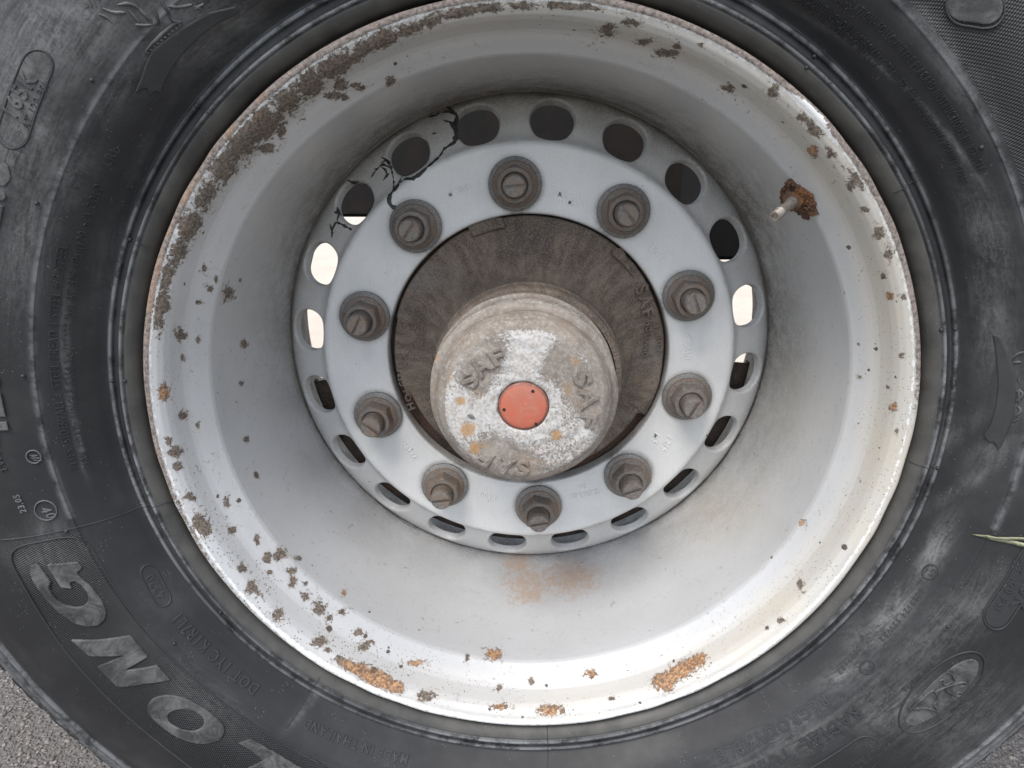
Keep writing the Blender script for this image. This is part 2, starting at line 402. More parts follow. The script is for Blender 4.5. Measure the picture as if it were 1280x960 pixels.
def disc_material(name='satin_silver_paint', tint=(0.68, 0.675, 0.655)):
    M = Mat(name)
    p = M.mix(M.ramp(M.noise(16, 5, .6), .35, .7), tint, tuple(c * .88 for c in tint))
    p = M.mix(M.ramp(M.noise(1300, 2), .35, .7, 0, .25), p, tuple(c * .62 for c in tint))
    ln = M.noise(1.0, 3, .6, vec=M.scaled((900, 900, 30)))
    p = M.mix(M.ramp(ln, .55, .8, 0, .14), p, (0.28, 0.26, 0.23))
    if name == 'satin_silver_paint':
        g = M.math('MULTIPLY', M.at('grime_shade'), M.ramp(M.math('ADD', M.math('MULTIPLY', M.noise(30, 5, .6), .4), M.math('MULTIPLY', M.noise(500, 4, .8), .6)), .36, .62, .45, 1.0), clamp=True)  # nut dirt plus shade painted into the outer annulus
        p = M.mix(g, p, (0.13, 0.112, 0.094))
        vx = M.n('TexVoronoi'); M.put(vx.inputs['Vector'], M.obj); M.put(vx.inputs['Scale'], 75.0)
        sep = M.n('SeparateColor'); M.put(sep.inputs[0], vx.outputs['Color'])
        chip = M.math('LESS_THAN', M.math('ADD', vx.outputs['Distance'], M.math('MULTIPLY', M.math('SUBTRACT', M.noise(900, 2), .5), .06)), M.math('MULTIPLY', M.math('POWER', sep.outputs[0], 9.0), .12))
        p = M.mix(chip, p, (0.05, 0.045, 0.04))
    nrm = M.bump(M.noise(1100, 3), .00007, .6); nrm = M.bump(M.noise(60, 3), .0004, .25, nrm)
    return M.fin(p, .5, .1, nrm)
m_disc = disc_material()
m_stamp = disc_material('stamped_silver_paint', (0.80, 0.795, 0.775))

def rusty(name, a, b, c, scale=1.0, rough=.8, bump=.0006, metal=0.0):
    M = Mat(name)
    n = M.noise(110 * scale, 6, .7); n2 = M.noise(28 * scale, 5, .65); n3 = M.noise(600 * scale, 4, .7)
    rnd = M.n('ObjectInfo').outputs['Random']
    col = M.mix(M.ramp(n, .35, .65), a, b); col = M.mix(M.ramp(M.math('ADD', n2, M.math('MULTIPLY', M.math('SUBTRACT', rnd, .5), .22)), .5, .66), col, c)
    col = M.mix(M.math('MULTIPLY', rnd, .35), col, tuple(q * .6 for q in b))
    col = M.mix(M.ramp(n3, .5, .66, 0, .6), col, tuple(min(1, q * 2.0) for q in b))
    col = M.mix(M.ramp(n3, .28, .42, .6, 0), col, tuple(q * .4 for q in a))
    return M.fin(col, rough, metal, M.bump(M.math('ADD', n3, M.math('MULTIPLY', n, .8)), bump, .9))
def hub_material():
    M = Mat('cast_iron_rust'); th, sx = M.theta()
    cv = M.n('CombineXYZ'); M.put(cv.inputs[0], M.math('MULTIPLY', th, 9.0)); M.put(cv.inputs[1], M.math('MULTIPLY', sx.outputs[1], 22.0)); M.put(cv.inputs[2], M.math('MULTIPLY', M.math('POWER', M.math('ADD', M.math('MULTIPLY', sx.outputs[0], sx.outputs[0]), M.math('MULTIPLY', sx.outputs[2], sx.outputs[2])), .5), 16.0))
    st = M.noise(1.6, 6, .7, vec=cv.outputs[0]); n3 = M.noise(760, 4, .8); n2 = M.noise(32, 5, .7)
    col = M.mix(M.ramp(st, .38, .62), (0.115, 0.085, 0.062), (0.205, 0.16, 0.122))
    col = M.mix(M.ramp(n2, .55, .72, 0, .6), col, (0.165, 0.105, 0.075))
    col = M.mix(M.ramp(M.noise(20, 4), .3, .45, .5, 0), col, (0.20, 0.185, 0.17))
    col = M.mix(M.ramp(M.noise(13, 4, .6), .50, .62, 0, .55), col, (0.05, 0.04, 0.033))
    col = M.mix(M.ramp(n3, .50, .62, 0, .7), col, (0.25, 0.215, 0.185)); col = M.mix(M.ramp(n3, .36, .47, .8, 0), col, (0.04, 0.032, 0.028))
    return M.fin(col, .85, 0, M.bump(M.math('ADD', n3, M.math('MULTIPLY', st, 1.5)), .0013, .9))
m_hub = hub_material()
m_nut = rusty('weathered_nut_steel', (0.115, 0.098, 0.083), (0.225, 0.20, 0.178), (0.19, 0.125, 0.083), 2.5, .62, .0005, .25)
m_wash = rusty('zinc_grey_steel', (0.145, 0.14, 0.133), (0.225, 0.22, 0.21), (0.19, 0.155, 0.12), 2.0, .55, .0004, .3)
m_stud = rusty('stud_steel', (0.135, 0.115, 0.098), (0.235, 0.21, 0.19), (0.21, 0.145, 0.10), 3.0, .58, .0005, .3)
m_ring = rusty('rust_ring', (0.13, 0.095, 0.07), (0.20, 0.155, 0.125), (0.19, 0.11, 0.07), 4.0, .85, .0006)
m_black = rusty('black_chassis_paint', (0.006, 0.0055, 0.005), (0.010, 0.009, 0.008), (0.016, 0.011, 0.008), .5, .95, .0005)
m_brake = rusty('brake_iron', (0.045, 0.032, 0.024), (0.08, 0.055, 0.04), (0.11, 0.055, 0.03), 1.0, .8, .0008)
m_brass = rusty('valve_metal', (0.19, 0.165, 0.14), (0.33, 0.30, 0.26), (0.24, 0.18, 0.135), 4.0, .4, .0002, .6)
m_scale = rusty('flaking_rust', (0.085, 0.045, 0.028), (0.16, 0.095, 0.062), (0.30, 0.125, 0.045), 3.0, .9, .0016)
def cap_material():
    M = Mat('corroded_cap_paint')
    base = M.mix(M.ramp(M.noise(60, 6, .7), .3, .7), (0.185, 0.155, 0.127), (0.30, 0.262, 0.222))
    base = M.mix(M.ramp(M.noise(300, 4, .7), .45, .7, 0, .6), base, (0.44, 0.41, 0.375))
    base = M.mix(M.ramp(M.noise(25, 4), .5, .75, 0, .5), base, (0.26, 0.18, 0.12))
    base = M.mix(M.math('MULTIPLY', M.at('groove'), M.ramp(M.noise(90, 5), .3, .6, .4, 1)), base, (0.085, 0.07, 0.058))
    e = M.math('ADD', M.at('white'), M.math('MULTIPLY', M.math('SUBTRACT', M.noise(120, 7, .75), .5), .8))
    e = M.math('ADD', e, M.math('MULTIPLY', M.math('SUBTRACT', M.noise(560, 5, .85), .5), 2.0))
    wm = M.ramp(e, .42, .56)
    wc = M.mix(M.ramp(M.noise(420, 3), .4, .65), (0.54, 0.53, 0.51), (0.41, 0.37, 0.325))
    col = M.mix(wm, base, wc)
    o = M.math('ADD', M.at('orange'), M.math('MULTIPLY', M.math('SUBTRACT', M.noise(500, 4, .75), .5), 1.3))
    col = M.mix(M.ramp(o, .40, .68, 0, .9), col, (0.42, 0.25, 0.115))
    spk = M.math('LESS_THAN', M.voro(650), .2)
    col = M.mix(M.math('MULTIPLY', spk, M.ramp(M.noise(80, 3), .42, .6, 0, .7)), col, (0.20, 0.135, 0.08))
    return M.fin(col, .8, 0.0, M.bump(M.math('ADD', M.math('MULTIPLY', wm, .5), M.noise(700, 5, .75)), .0007, .8))
m_cap = cap_material()
Mx = Mat('orange_plug_plastic')
_c = Mx.mix(Mx.ramp(Mx.noise(45, 4), .35, .7), (0.47, 0.125, 0.075), (0.42, 0.15, 0.10))
_c = Mx.mix(Mx.ramp(Mx.noise(160, 5, .7), .55, .8, 0, .35), _c, (0.62, 0.36, 0.28))
_s = Mx.n('SeparateXYZ'); Mx.put(_s.inputs[0], Mx.obj); _x = Mx.math('ADD', _s.outputs[0], .003); _z = Mx.math('ADD', _s.outputs[2], .0005)
_r = Mx.math('POWER', Mx.math('ADD', Mx.math('MULTIPLY', _x, _x), Mx.math('MULTIPLY', _z, _z)), .5)
_c = Mx.mix(Mx.math('MULTIPLY', Mx.ramp(Mx.math('ADD', _r, Mx.math('MULTIPLY', Mx.noise(260, 5, .7), .004)), .0195, .0222), .8), _c, (0.13, 0.06, 0.045))
_c = Mx.mix(Mx.math('MULTIPLY', Mx.ramp(Mx.noise(75, 6, .75, dist=1.5), .5, .68), .35), _c, (0.42, 0.27, 0.21))
_c = Mx.mix(Mx.ramp(Mx.noise(900, 3, .8), .55, .75, 0, .4), _c, (0.28, 0.11, 0.075))
m_plug = Mx.fin(_c, .6, 0, Mx.bump(Mx.noise(400, 3), .0002, .5))
Mx = Mat('dark_pinhole'); m_dark = Mx.fin((0.02, 0.015, 0.012), .9)
Mx = Mat('bitumen_black')
m_tar = Mx.fin(Mx.mix(Mx.ramp(Mx.noise(300, 4), .4, .6), (0.018, 0.018, 0.019), (0.05, 0.048, 0.045)), .55, 0, Mx.bump(Mx.noise(700, 4), .0006, .8))

# ------------------------------------------------------------------ the ground
gm = Mat('asphalt')
_a = gm.mix(gm.ramp(gm.noise(160, 5, .7), .35, .65), (0.08, 0.074, 0.068), (0.175, 0.16, 0.145))
_v = gm.n('TexVoronoi'); gm.put(_v.inputs['Vector'], gm.obj); gm.put(_v.inputs['Scale'], 190.0)
_sp = gm.n('SeparateColor'); gm.put(_sp.inputs[0], _v.outputs['Color'])
_a = gm.mix(gm.math('MULTIPLY', gm.ramp(_v.outputs['Distance'], .55, .25), gm.ramp(_sp.outputs[0], .3, .9)), _a, (0.28, 0.255, 0.24))
_a = gm.mix(gm.ramp(gm.noise(1.2, 5), .3, .7, 0, .35), _a, (0.19, 0.175, 0.158))
m_asph = gm.fin(_a, .85, 0, gm.bump(gm.math('ADD', gm.ramp(_v.outputs['Distance'], .6, .1), gm.noise(300, 4)), .004, .9))
gv = [(-150, -150, 0), (150, -150, 0), (150, 150, 0), (-150, 150, 0)]
gme = bpy.data.meshes.new('ground'); gme.from_pydata(gv, [], [(0, 1, 2, 3)]); gme.update()
tag(link('ground', gme, m_asph), kind='structure')
cm = Mat('pale_concrete'); m_conc = cm.fin(cm.mix(cm.ramp(cm.noise(3, 6, .7), .35, .7), (0.56, 0.50, 0.41), (0.49, 0.43, 0.35)), .8, 0, cm.bump(cm.noise(80, 5), .003, .6))
gme = bpy.data.meshes.new('concrete_yard'); gme.from_pydata([(-60, 1.7, .004), (60, 1.7, .004), (60, 60, .004), (-60, 60, .004)], [], [(0, 1, 2, 3)]); gme.update()
tag(link('concrete_yard', gme, m_conc), kind='structure')

# ------------------------------------------------------------------ the wheel
wheel = bpy.data.objects.new('truck_wheel', None); COL.objects.link(wheel); wheel.location = (0, 0, AXLE)
tag(wheel, 'grimy black truck tyre on a rusting silver steel wheel with ten nuts and orange-plugged hub', 'truck wheel')

TYRE = Surf([(300.5, 20), (301.5, 10), (303.0, 4), (306, -0.5), (309.5, -3), (311.3, -3.2), (312.2, -5.2), (314.2, -5.2), (315.4, -1.2), (317.5, .2), (320, 0), (321, -2.6),
             (323.4, -2.9), (325, -.6), (328, -3), (334, -11), (342, -20), (353, -28.3), (359, -31.5), (360, -33.1), (362, -33.9), (368, -36), (385, -41), (405, -43), (430, -42), (455, -37), (470, -31.5),
             (483, -25.8), (486, -27.2), (489, -25.5), (490.5, -21.5), (500, -16.5), (503, -17.6), (506, -16), (507.5, -12), (516, -7), (519, -7.6), (521.5, -5.5), (523, -2),
             (531, 4), (540, 10), (545, 12), (551, 19), (557, 29), (561, 42), (562, 60), (562, 95)], spline=True)
sv = np.unique(np.concatenate([TYRE.s[::2], np.arange(0, TYRE.s[-1], 2.2), [TYRE.s[-1]]]))
def arc_of(R):   # first s on the outer face with that radius
    i = np.argmax(TYRE.P[:, 0] >= R); return TYRE.s[i]
def shoulder(T, S):
    R = TYRE.R(S); k = np.clip((R - 536) / 12, 0, 1)
    return -2.2 * k * (np.sin(T * 66) > .82) - .5 * k * np.sin(T * 190)
def sidewall_relief(T, S):
    R = TYRE.R(S)
    lump = .45 * np.sin(T * 5 + R * .05) + .3 * np.sin(T * 11 - R * .09)
    k = np.clip((R - 340) / 30, 0, 1) * np.clip((500 - R) / 30, 0, 1)
    groove = -1.0 * np.exp(-((R - 349) / .9) ** 2) * 0
    return shoulder(T, S) + lump * k + groove
me, T, S = TYRE.grid('tyre', 1080, sv, sidewall_relief)
R_ = TYRE.R(S)
DUST = [(60, 40, 80, 50, 0, .75), (110, 60, 70, 26, -40, .55), (22, 180, 50, 46, 0, .8), (70, 215, 40, 30, -50, .55), (150, 100, 70, 22, -40, .4), (250, 60, 50, 30, 0, .4), (30, 300, 26, 80, 8, .5),
        (18, 90, 30, 70, 20, .7), (250, 20, 60, 24, 0, .6), (185, 185, 60, 8, -60, .18), (1235, 300, 22, 70, -12, .5), (1240, 400, 22, 60, 0, .45), (1168, 690, 11, 34, 30, .85), (1112, 772, 14, 46, 42, .75), (1055, 842, 28, 12, -30, .7), (1078, 800, 20, 20, 0, .4),
        (1190, 780, 70, 24, -42, .5), (1120, 880, 50, 34, -30, .5), (1245, 560, 30, 14, -30, .45), (1215, 600, 60, 7, -38, .4), (1180, 60, 9, 46, -28, .9), (1210, 110, 14, 52, -34, .5), (1010, 915, 70, 20, -25, .4),
        (1150, 130, 3, 120, -38, .9), (1195, 100, 10, 60, -30, .5), (1262, 480, 14, 50, 0, .5), (1230, 930, 70, 14, -42, .55), (1180, 560, 5, 50, 40, .3), (85, 480, 3, 60, -8, .7), (78, 420, 3, 60, -2, .5), (100, 560, 3, 24, -12, .8),
        (60, 660, 20, 14, 0, .35), (60, 700, 40, 20, 0, .35), (250, 870, 60, 20, 38, .3), (200, 740, 30, 20, 0, .15), (1060, 700, 12, 60, 30, .25), (130, 330, 12, 60, 8, .15), (960, 945, 60, 14, -18, .4), (385, 880, 4, 30, 40, .5)]
attr(me, 'dust', blobs(TYRE, T, S, DUST, 1.5))
th_n = .6 + .4 * np.sin(T * 3 + 1) * np.sin(T * 7.3)
attr(me, 'scuff', (np.exp(-((R_ - 313.2) / 2.0) ** 2) + np.exp(-((R_ - 322.3) / 1.9) ** 2)) * th_n + .5 * (np.cos(T) > -.2) * np.exp(-((R_ - 361) / 2.0) ** 2) + .65 * np.exp(-((R_ - 486) / 3.0) ** 2) + .5 * np.exp(-((R_ - 503) / 3) ** 2) + .5 * np.exp(-((R_ - 519) / 3) ** 2))
attr(me, 'bead', (R_ < 311) * 1.0); attr(me, 'arc', S)
h_in = TYRE.hit([(116, 686), (262, 866), (15, 701), (210, 930), (1147, 27), (1277, 233)])
Td = (np.degrees(T) + 360) % 360
pan_a, pan_b = np.degrees(h_in[2, 0]) % 360, np.degrees(h_in[0, 0]) % 360
pan_t = np.degrees(TYRE.hit([(60, 679)])[0, 0]) % 360
hat = ((Td > 195) & (Td < pan_t) & (S > h_in[0:2, 1].mean() + 1) & (S < h_in[2:4, 1].mean() - 1)) * 1.0
hat = np.maximum(hat, ((Td > 28) & (Td < 72) & (S > h_in[4:6, 1].mean() + 2) & (R_ < 470)) * 1.0)
attr(me, 'hatch', hat)
tyre = link('tyre', me, m_tyre, wheel)
# the hidden inner side of the tyre, with its tread
TBACK = Surf([(562, 95), (562, 130), (557, 131), (557, 139), (562, 140), (562, 215), (557, 216), (557, 225), (562, 226), (562, 300), (556, 330), (530, 352), (480, 385), (410, 400), (340, 380), (302, 358)])
me, _, _ = TBACK.grid('tread', 240, dense(TBACK, 20)); attr(me, 'dust', np.zeros(len(me.vertices)))
link('tread', me, m_letter, tyre)

# -- tyre writing
def tx(body, a, b, cap, rise=.7, mat=None, **k): return text_on(TYRE, body, a, b, cap, rise, mat or m_letter, tyre, **k)
tx('DOT 1YC K1R7L1', (325, 857), (226, 766), 10, 1.2)
tx('MADE IN THAILAND', (511, 944), (383, 897), 8.5, 1.1)
tx('4220', (208, 743), (191, 716), 8)
tx('PLIES: SIDEWALL 1 STEEL TREAD 1 STEEL + 3 STEEL', (98, 584), (85, 307), 6.4, .95, fat=-.010, bevel=.008, space=1.3)
tx('MAX LOAD: SINGLE 5150 kg (11355 lbs) AT 825 kPa (120 psi) COLD', (113, 582), (129, 232), 6.0, .95, fat=-.010, bevel=.008, space=1.3)
tx('LRL', (137, 208), (151, 187), 6.4, .6)
tx('FOLLOW TYRE PLACARD INSTRUCTIONS IN VEHICLE', (1093, 35), (1221, 214), 5.6, .95, fat=-.010, bevel=.008, space=1.3)
tx('UNDER-INFLATION\u2013', (1018, -18), (1091, 33), 5.6, .95, fat=-.010, bevel=.008, space=1.3)
tx('ONLY SPECIALLY TRAINED PERSONS SHOULD MOUNT TYRES', (1048, 32), (1200, 230), 5.6, .95, fat=-.010, bevel=.008, space=1.3)
tx('MOUNTING\u2013', (1003, -2), (1046, 30), 5.6, .95, fat=-.010, bevel=.008, space=1.3)
tx('EXTENSION AIR HOSE TO INFLATE', (978, -7), (1091, 86), 5.6, .95, fat=-.010, bevel=.008, space=1.3)
tx('GAUGE', (1036, -2), (1056, 15), 5.4, .95, fat=-.010, bevel=.008, space=1.3)
tx('REGROOVABLE', (1027, 866), (894, 938), 11, .9)
tx('RADIAL', (1068, 883), (999, 926), 11, .9)
tx('TUBELESS', (984, 934), (890, 975), 11, .9)
tx('425/65R22.5', (12, 553), (14, 203), 30, 1.5, m_big, fat=.03, space=1.15)
tx('40', (49, 636), (61, 648.5), 7, .7, m_white, fat=.0, bevel=.01)
tx('A07', (37, 568.5), (44, 577), 5, .6, m_white, fat=.004)
tx('165K', (20.5, 148), (47.5, 99), 10, 1.0, m_big, fat=.01)
tx('AT 120 PSI', (35.5, 162), (61, 108), 4.6, .8, m_letter, fat=-.01, bevel=.008)
tx('165K', (1289, 712), (1262, 758), 11, .9)
tx('AT 120 PSI', (1275, 698), (1243, 760), 5.6, .7)
tx('PR20', (1082, 940), (1062, 958), 9, .8)
tx('E4', (1167, 711), (1160, 719), 5, .6); tx('E4', (1088, 831), (1081, 838), 5, .6)
tx('0053124 S2WR2', (1150, 735), (1098, 798), 4.4, .4); tx('0001183', (1072, 806), (1046, 838), 4.6, .5)
tx('TWI', (10, 590), (0, 566), 4.5, .5); tx('23.05', (34, 640), (24, 618), 5, .5, m_white)
# -- frames, rings, seams
ridges(TYRE, 'raised_frame', [ell(57, 638, 14.2, 12, 20), ell(42, 571, 9.6, 8, 20)], .9, .7, m_white, tyre, closed=True, smooth_n=0)
ridges(TYRE, 'raised_frame', [ell(1163, 715, 10.5, 9, -30), ell(1084, 834, 9.5, 8, -30), pill(186, 716, 203, 748, 10.5), pill(17, 166, 47, 82, 20), pill(1290, 700, 1246, 770, 17), pill(1082, 940, 1010, 985, 20), pill(1206, 8, 1232, 12, 24)], 1.5, .9, m_letter, tyre, closed=True, smooth_n=0)
plates(TYRE, 'size_plate', [pill(17, 166, 47, 82, 18.5)], .35, m_big, tyre, .5)
plates(TYRE, 'size_plate', [pill(1290, 700, 1246, 770, 15)], .3, m_letter, tyre, .5)
plates(TYRE, 'size_plate', [pill(1204, 5, 1232, 9, 22)], .7, m_big, tyre, 1.0)
PANEL = [(400, 955), (349, 926), (305, 898), (262, 866), (214, 822), (169, 772), (140, 730), (121, 694), (112, 680), (98, 673), (82, 671), (55, 676), (30, 681), (17, 687), (13, 697), (20, 716), (67, 795), (105, 842), (150, 888), (210, 938), (260, 975)]
ridges(TYRE, 'raised_frame', [PANEL], 1.3, .8, m_letter, tyre, smooth_n=1)
ridges(TYRE, 'mould_seam', [[(0, 675), (83, 662), (165, 638), (213, 625)], [(684, 915), (685, 945), (684, 962)], [(400, 846), (378, 880), (357, 911)], [(1116, 241), (1146, 226)], [(1136, 576), (1172, 586)],
        [(157, 299), (186, 308)], [(208, 630), (226, 622)], [(245, 130), (262, 143)], [(958, 842), (985, 860)], [(684, 905), (684, 918)]], .9, .7, m_letter, tyre, smooth_n=0)
ridges(TYRE, 'mould_seam', [[(329, 848), (318, 838), (280, 806), (246, 778)], [(1258, 570), (1270, 580), (1290, 588)]], .6, .4, m_letter, tyre)
# -- the big letters
q = lambda ox, oy, k, L: [(ox + x / k, oy + y / k) for x, y in L]
G_ = q(0, 640, 6, [(235, 400), (290, 380), (390, 530), (370, 560), (385, 605), (430, 655), (500, 697), (590, 710), (645, 690), (668, 650), (655, 600), (615, 550), (560, 515), (525, 525), (545, 572), (460, 562), (350, 385), (590, 368), (625, 418), (580, 450), (600, 480), (690, 555), (765, 650), (803, 740), (795, 800), (740, 848), (660, 857), (560, 830), (440, 745), (330, 625), (255, 520), (228, 450)])
N_ = [(90, 799), (163.5, 793), (186.5, 820), (157.3, 836.7), (196.9, 830.4), (214.6, 849.6), (183, 854), (148, 858.3), (121.9, 831.9), (155.2, 818.8), (112.5, 819.4)]
O_ = q(100, 760, 4.8, [(400, 590), (440, 530), (540, 513), (650, 540), (770, 610), (860, 690), (875, 740), (850, 785), (780, 812), (690, 810), (580, 770), (480, 700), (420, 640)])
Oi = q(100, 760, 4.8, [(525, 650), (550, 615), (610, 600), (690, 615), (740, 650), (750, 690), (720, 725), (660, 735), (590, 715), (540, 685)])
L_ = [(298, 928), (313.5, 922.5), (345, 940), (400, 972), (330, 1000), (275, 985), (308, 960), (329, 949.6), (316, 939)]
plates(TYRE, 'raised_letter', [G_], 1.7, m_big, tyre, .9); plates(TYRE, 'raised_letter', [N_], 1.7, m_big, tyre, .9)
plates(TYRE, 'raised_letter', [O_], 1.7, m_big, tyre, .9, holes=[(0, Oi)], smooth_n=1); plates(TYRE, 'raised_letter', [L_], 1.7, m_big, tyre, .9)
# -- emblem: oval with a lens and mountain lines
OV = ell(1177, 865, 68, 29, -42.5, 40)
LENS = [(1131, 905), (1133, 893), (1146, 874), (1162, 856), (1178, 842), (1197, 829), (1212, 823), (1221, 825), (1224, 832), (1220, 846), (1208, 862), (1192, 878), (1172, 893), (1152, 904), (1140, 907)]
ridges(TYRE, 'raised_frame', [OV], 1.5, 1.0, m_letter, tyre, closed=True, smooth_n=0)
plates(TYRE, 'emblem', [LENS], .8, m_big, tyre, .9, smooth_n=1)
ridges(TYRE, 'emblem', [q(1100, 780, 5.333, L) for L in ([(190, 572), (345, 425), (365, 450), (385, 480), (380, 515), (345, 520), (365, 545), (378, 572)], [(195, 560), (300, 548), (375, 572)],
        [(390, 372), (430, 352), (412, 395), (440, 400), (478, 372)], [(440, 312), (475, 325), (495, 375)], [(365, 445), (430, 410), (520, 385), (560, 375), (572, 400), (530, 412)],
        [(430, 430), (470, 455), (520, 478), (542, 458), (520, 440), (500, 460)])], 1.4, 2.6, m_big, tyre)
tx('TUBELESS', (1131, 866), (1170, 832), 4, .6, m_letter, fat=.004); tx('CORD', (1204, 873), (1188, 889), 4, .6, m_letter, fat=.004)
# -- curved claws with forked tails
CL = q(80, 0, 4.923, [(435, 570), (505, 535), (530, 588), (560, 553), (595, 578), (612, 520), (650, 440), (720, 340), (850, 210), (960, 130), (1060, 90), (1085, 60), (1050, 38), (890, 75), (760, 150), (640, 230), (540, 310), (505, 385), (470, 490)])
CR2 = q(1160, 380, 4.8, [(390, 180), (430, 185), (470, 270), (512, 370), (525, 500), (522, 620), (505, 700), (445, 840), (420, 882), (402, 830), (365, 830), (330, 785), (375, 720), (408, 600), (420, 450), (408, 300)])
plates(TYRE, 'raised_claw', [CL], 1.2, m_letter, tyre, 1.0); plates(TYRE, 'raised_claw', [CR2], 1.2, m_letter, tyre, 1.0)
fur = [q(80, 0, 4.923, L) for L in ([(240, 50), (300, 80), (380, 75)], [(215, 85), (290, 120), (300, 140)], [(440, 150), (490, 158), (545, 152)], [(545, 40), (570, 90), (585, 150)], [(640, 40), (720, 45), (790, 25)], [(395, 60), (440, 110), (470, 140)], [(450, 40), (500, 90), (540, 130)],
        [(600, 10), (650, 90), (660, 130), (720, 130)], [(150, 0), (170, 40)], [(180, 0), (200, 40)], [(210, 0), (228, 38)], [(120, 10), (150, 45)], [(800, 60), (860, 20)], [(800, 40), (850, 50), (830, 70)], [(500, 320), (540, 270), (610, 200), (690, 140), (725, 132)], [(330, 30), (420, 20), (470, 60)])]
fur += [q(1160, 380, 4.8, L) for L in ([(500, 330), (530, 300), (576, 285)], [(515, 350), (560, 345)], [(540, 440), (548, 470)], [(530, 520), (570, 520), (560, 560), (530, 580)], [(535, 610), (565, 640), (525, 670)], [(515, 700), (545, 690)], [(545, 500), (545, 600)])]
ridges(TYRE, 'raised_ornament', fur, 2.2, 1.3, m_big, tyre, jit=.15)
tee = [[(80 + (505 + i * 22) / 4.923, (318 - i * 19) / 4.923), (80 + (520 + i * 22) / 4.923, (326 - i * 19) / 4.923)] for i in range(10)]
ridges(TYRE, 'raised_ornament', tee, 1.6, 1.4, m_white, tyre, smooth_n=0)
# small moulding pips
bm = bmesh.new(); bmesh.ops.create_icosphere(bm, subdivisions=2, radius=.0016); pip = bpy.data.meshes.new('moulding_pip'); bm.to_mesh(pip); bm.free(); pip.materials.append(m_letter)
for x, y in [(246, 132), (162, 299), (156, 476), (140, 476), (262, 140), (1177, 412), (1194, 411), (83, 664), (1227, 184), (1018, 70), (1008, 84), (276, 765), (29, 470), (115, 100), (46, 254), (218, 804), (1172, 585), (1185, 783)]:
    h = TYRE.hit([(x, y)])[0]
    if np.isnan(h).any(): continue
    link('moulding_pip', pip, None, tyre).location = Vector(TYRE.pos(h[0], h[1], .2) / 1000)

# ------------------------------------------------------------------ rim
RIM = Surf([(298.5, 366), (296, 362), (286, 352), (279, 338), (264, 318), (256, 290), (252, 262), (250.5, 236), (250.5, 213), (252, 198), (254.5, 180), (257.5, 150), (260, 120), (262, 95), (263.6, 70), (264.4, 56), (265.2, 48), (266.3, 45),
            (269, 41), (273.5, 34), (277, 29), (279.3, 25), (281.4, 19), (283.6, 12), (286, 6.8), (289.3, 3.4), (292.2, 1.9), (293.4, 1.2), (294.6, .2), (296.2, -.3), (297.7, .1), (298.7, 1.4), (299, 4), (298.8, 16)])
me, T, S = RIM.grid('rim', 1500, dense(RIM, 1.5), lambda T, S: .25 * np.sin(T * 23 + np.sin(T * 7) * 3) * (RIM.R(S) > 292))
R_ = RIM.R(S); D_ = np.interp(S, RIM.s, RIM.P[:, 1]); Td = (np.degrees(T) + 180) % 360 - 180
band = [(200.1, 384.3, 8.7, 26.4, 8, 1.1), (208.1, 348.9, 9.1, 22.5, 14, 0.85), (223.2, 313.5, 11.3, 27.7, 20, 0.72), (238.4, 283.2, 11.1, 25.3, 26, 1.0), (257.6, 242.7, 12.7, 23.2, 32, 0.72), (279.8, 209.3, 16.1, 24.0, 36, 0.85), (304.0, 181.0, 16.9, 22.5, 40, 0.85), (329.2, 156.7, 16.2, 19.8, 44, 1.1), (348.4, 148.5, 13.9, 11.7, 40, 0.72), (358.6, 128.4, 17.3, 19.3, 48, 0.85), (388.9, 106.1, 16.3, 20.5, 54, 0.85), (421.2, 83.8, 10.9, 28.1, 58, 1.1), (425.0, 104.0, 9.4, 8.9, 0, 0.85), (418.0, 120.0, 11.4, 5.1, 0, 1.0), (450.6, 65.6, 8.6, 23.6, 60, 0.85), (479.9, 50.5, 9.5, 21.2, 64, 1.0), (510.2, 37.3, 7.8, 23.5, 68, 0.72), (543.6, 23.2, 8.6, 26.2, 72, 0.72), (577.0, 15.1, 6.2, 25.0, 78, 1.0), (609.4, 9.0, 6.3, 18.9, 84, 1.0), (654.9, 7.0, 5.4, 24.6, 88, 0.72), (700.4, 7.0, 4.7, 21.7, 94, 1.0), (735.8, 9.1, 3.5, 18.5, 98, 1.0)]
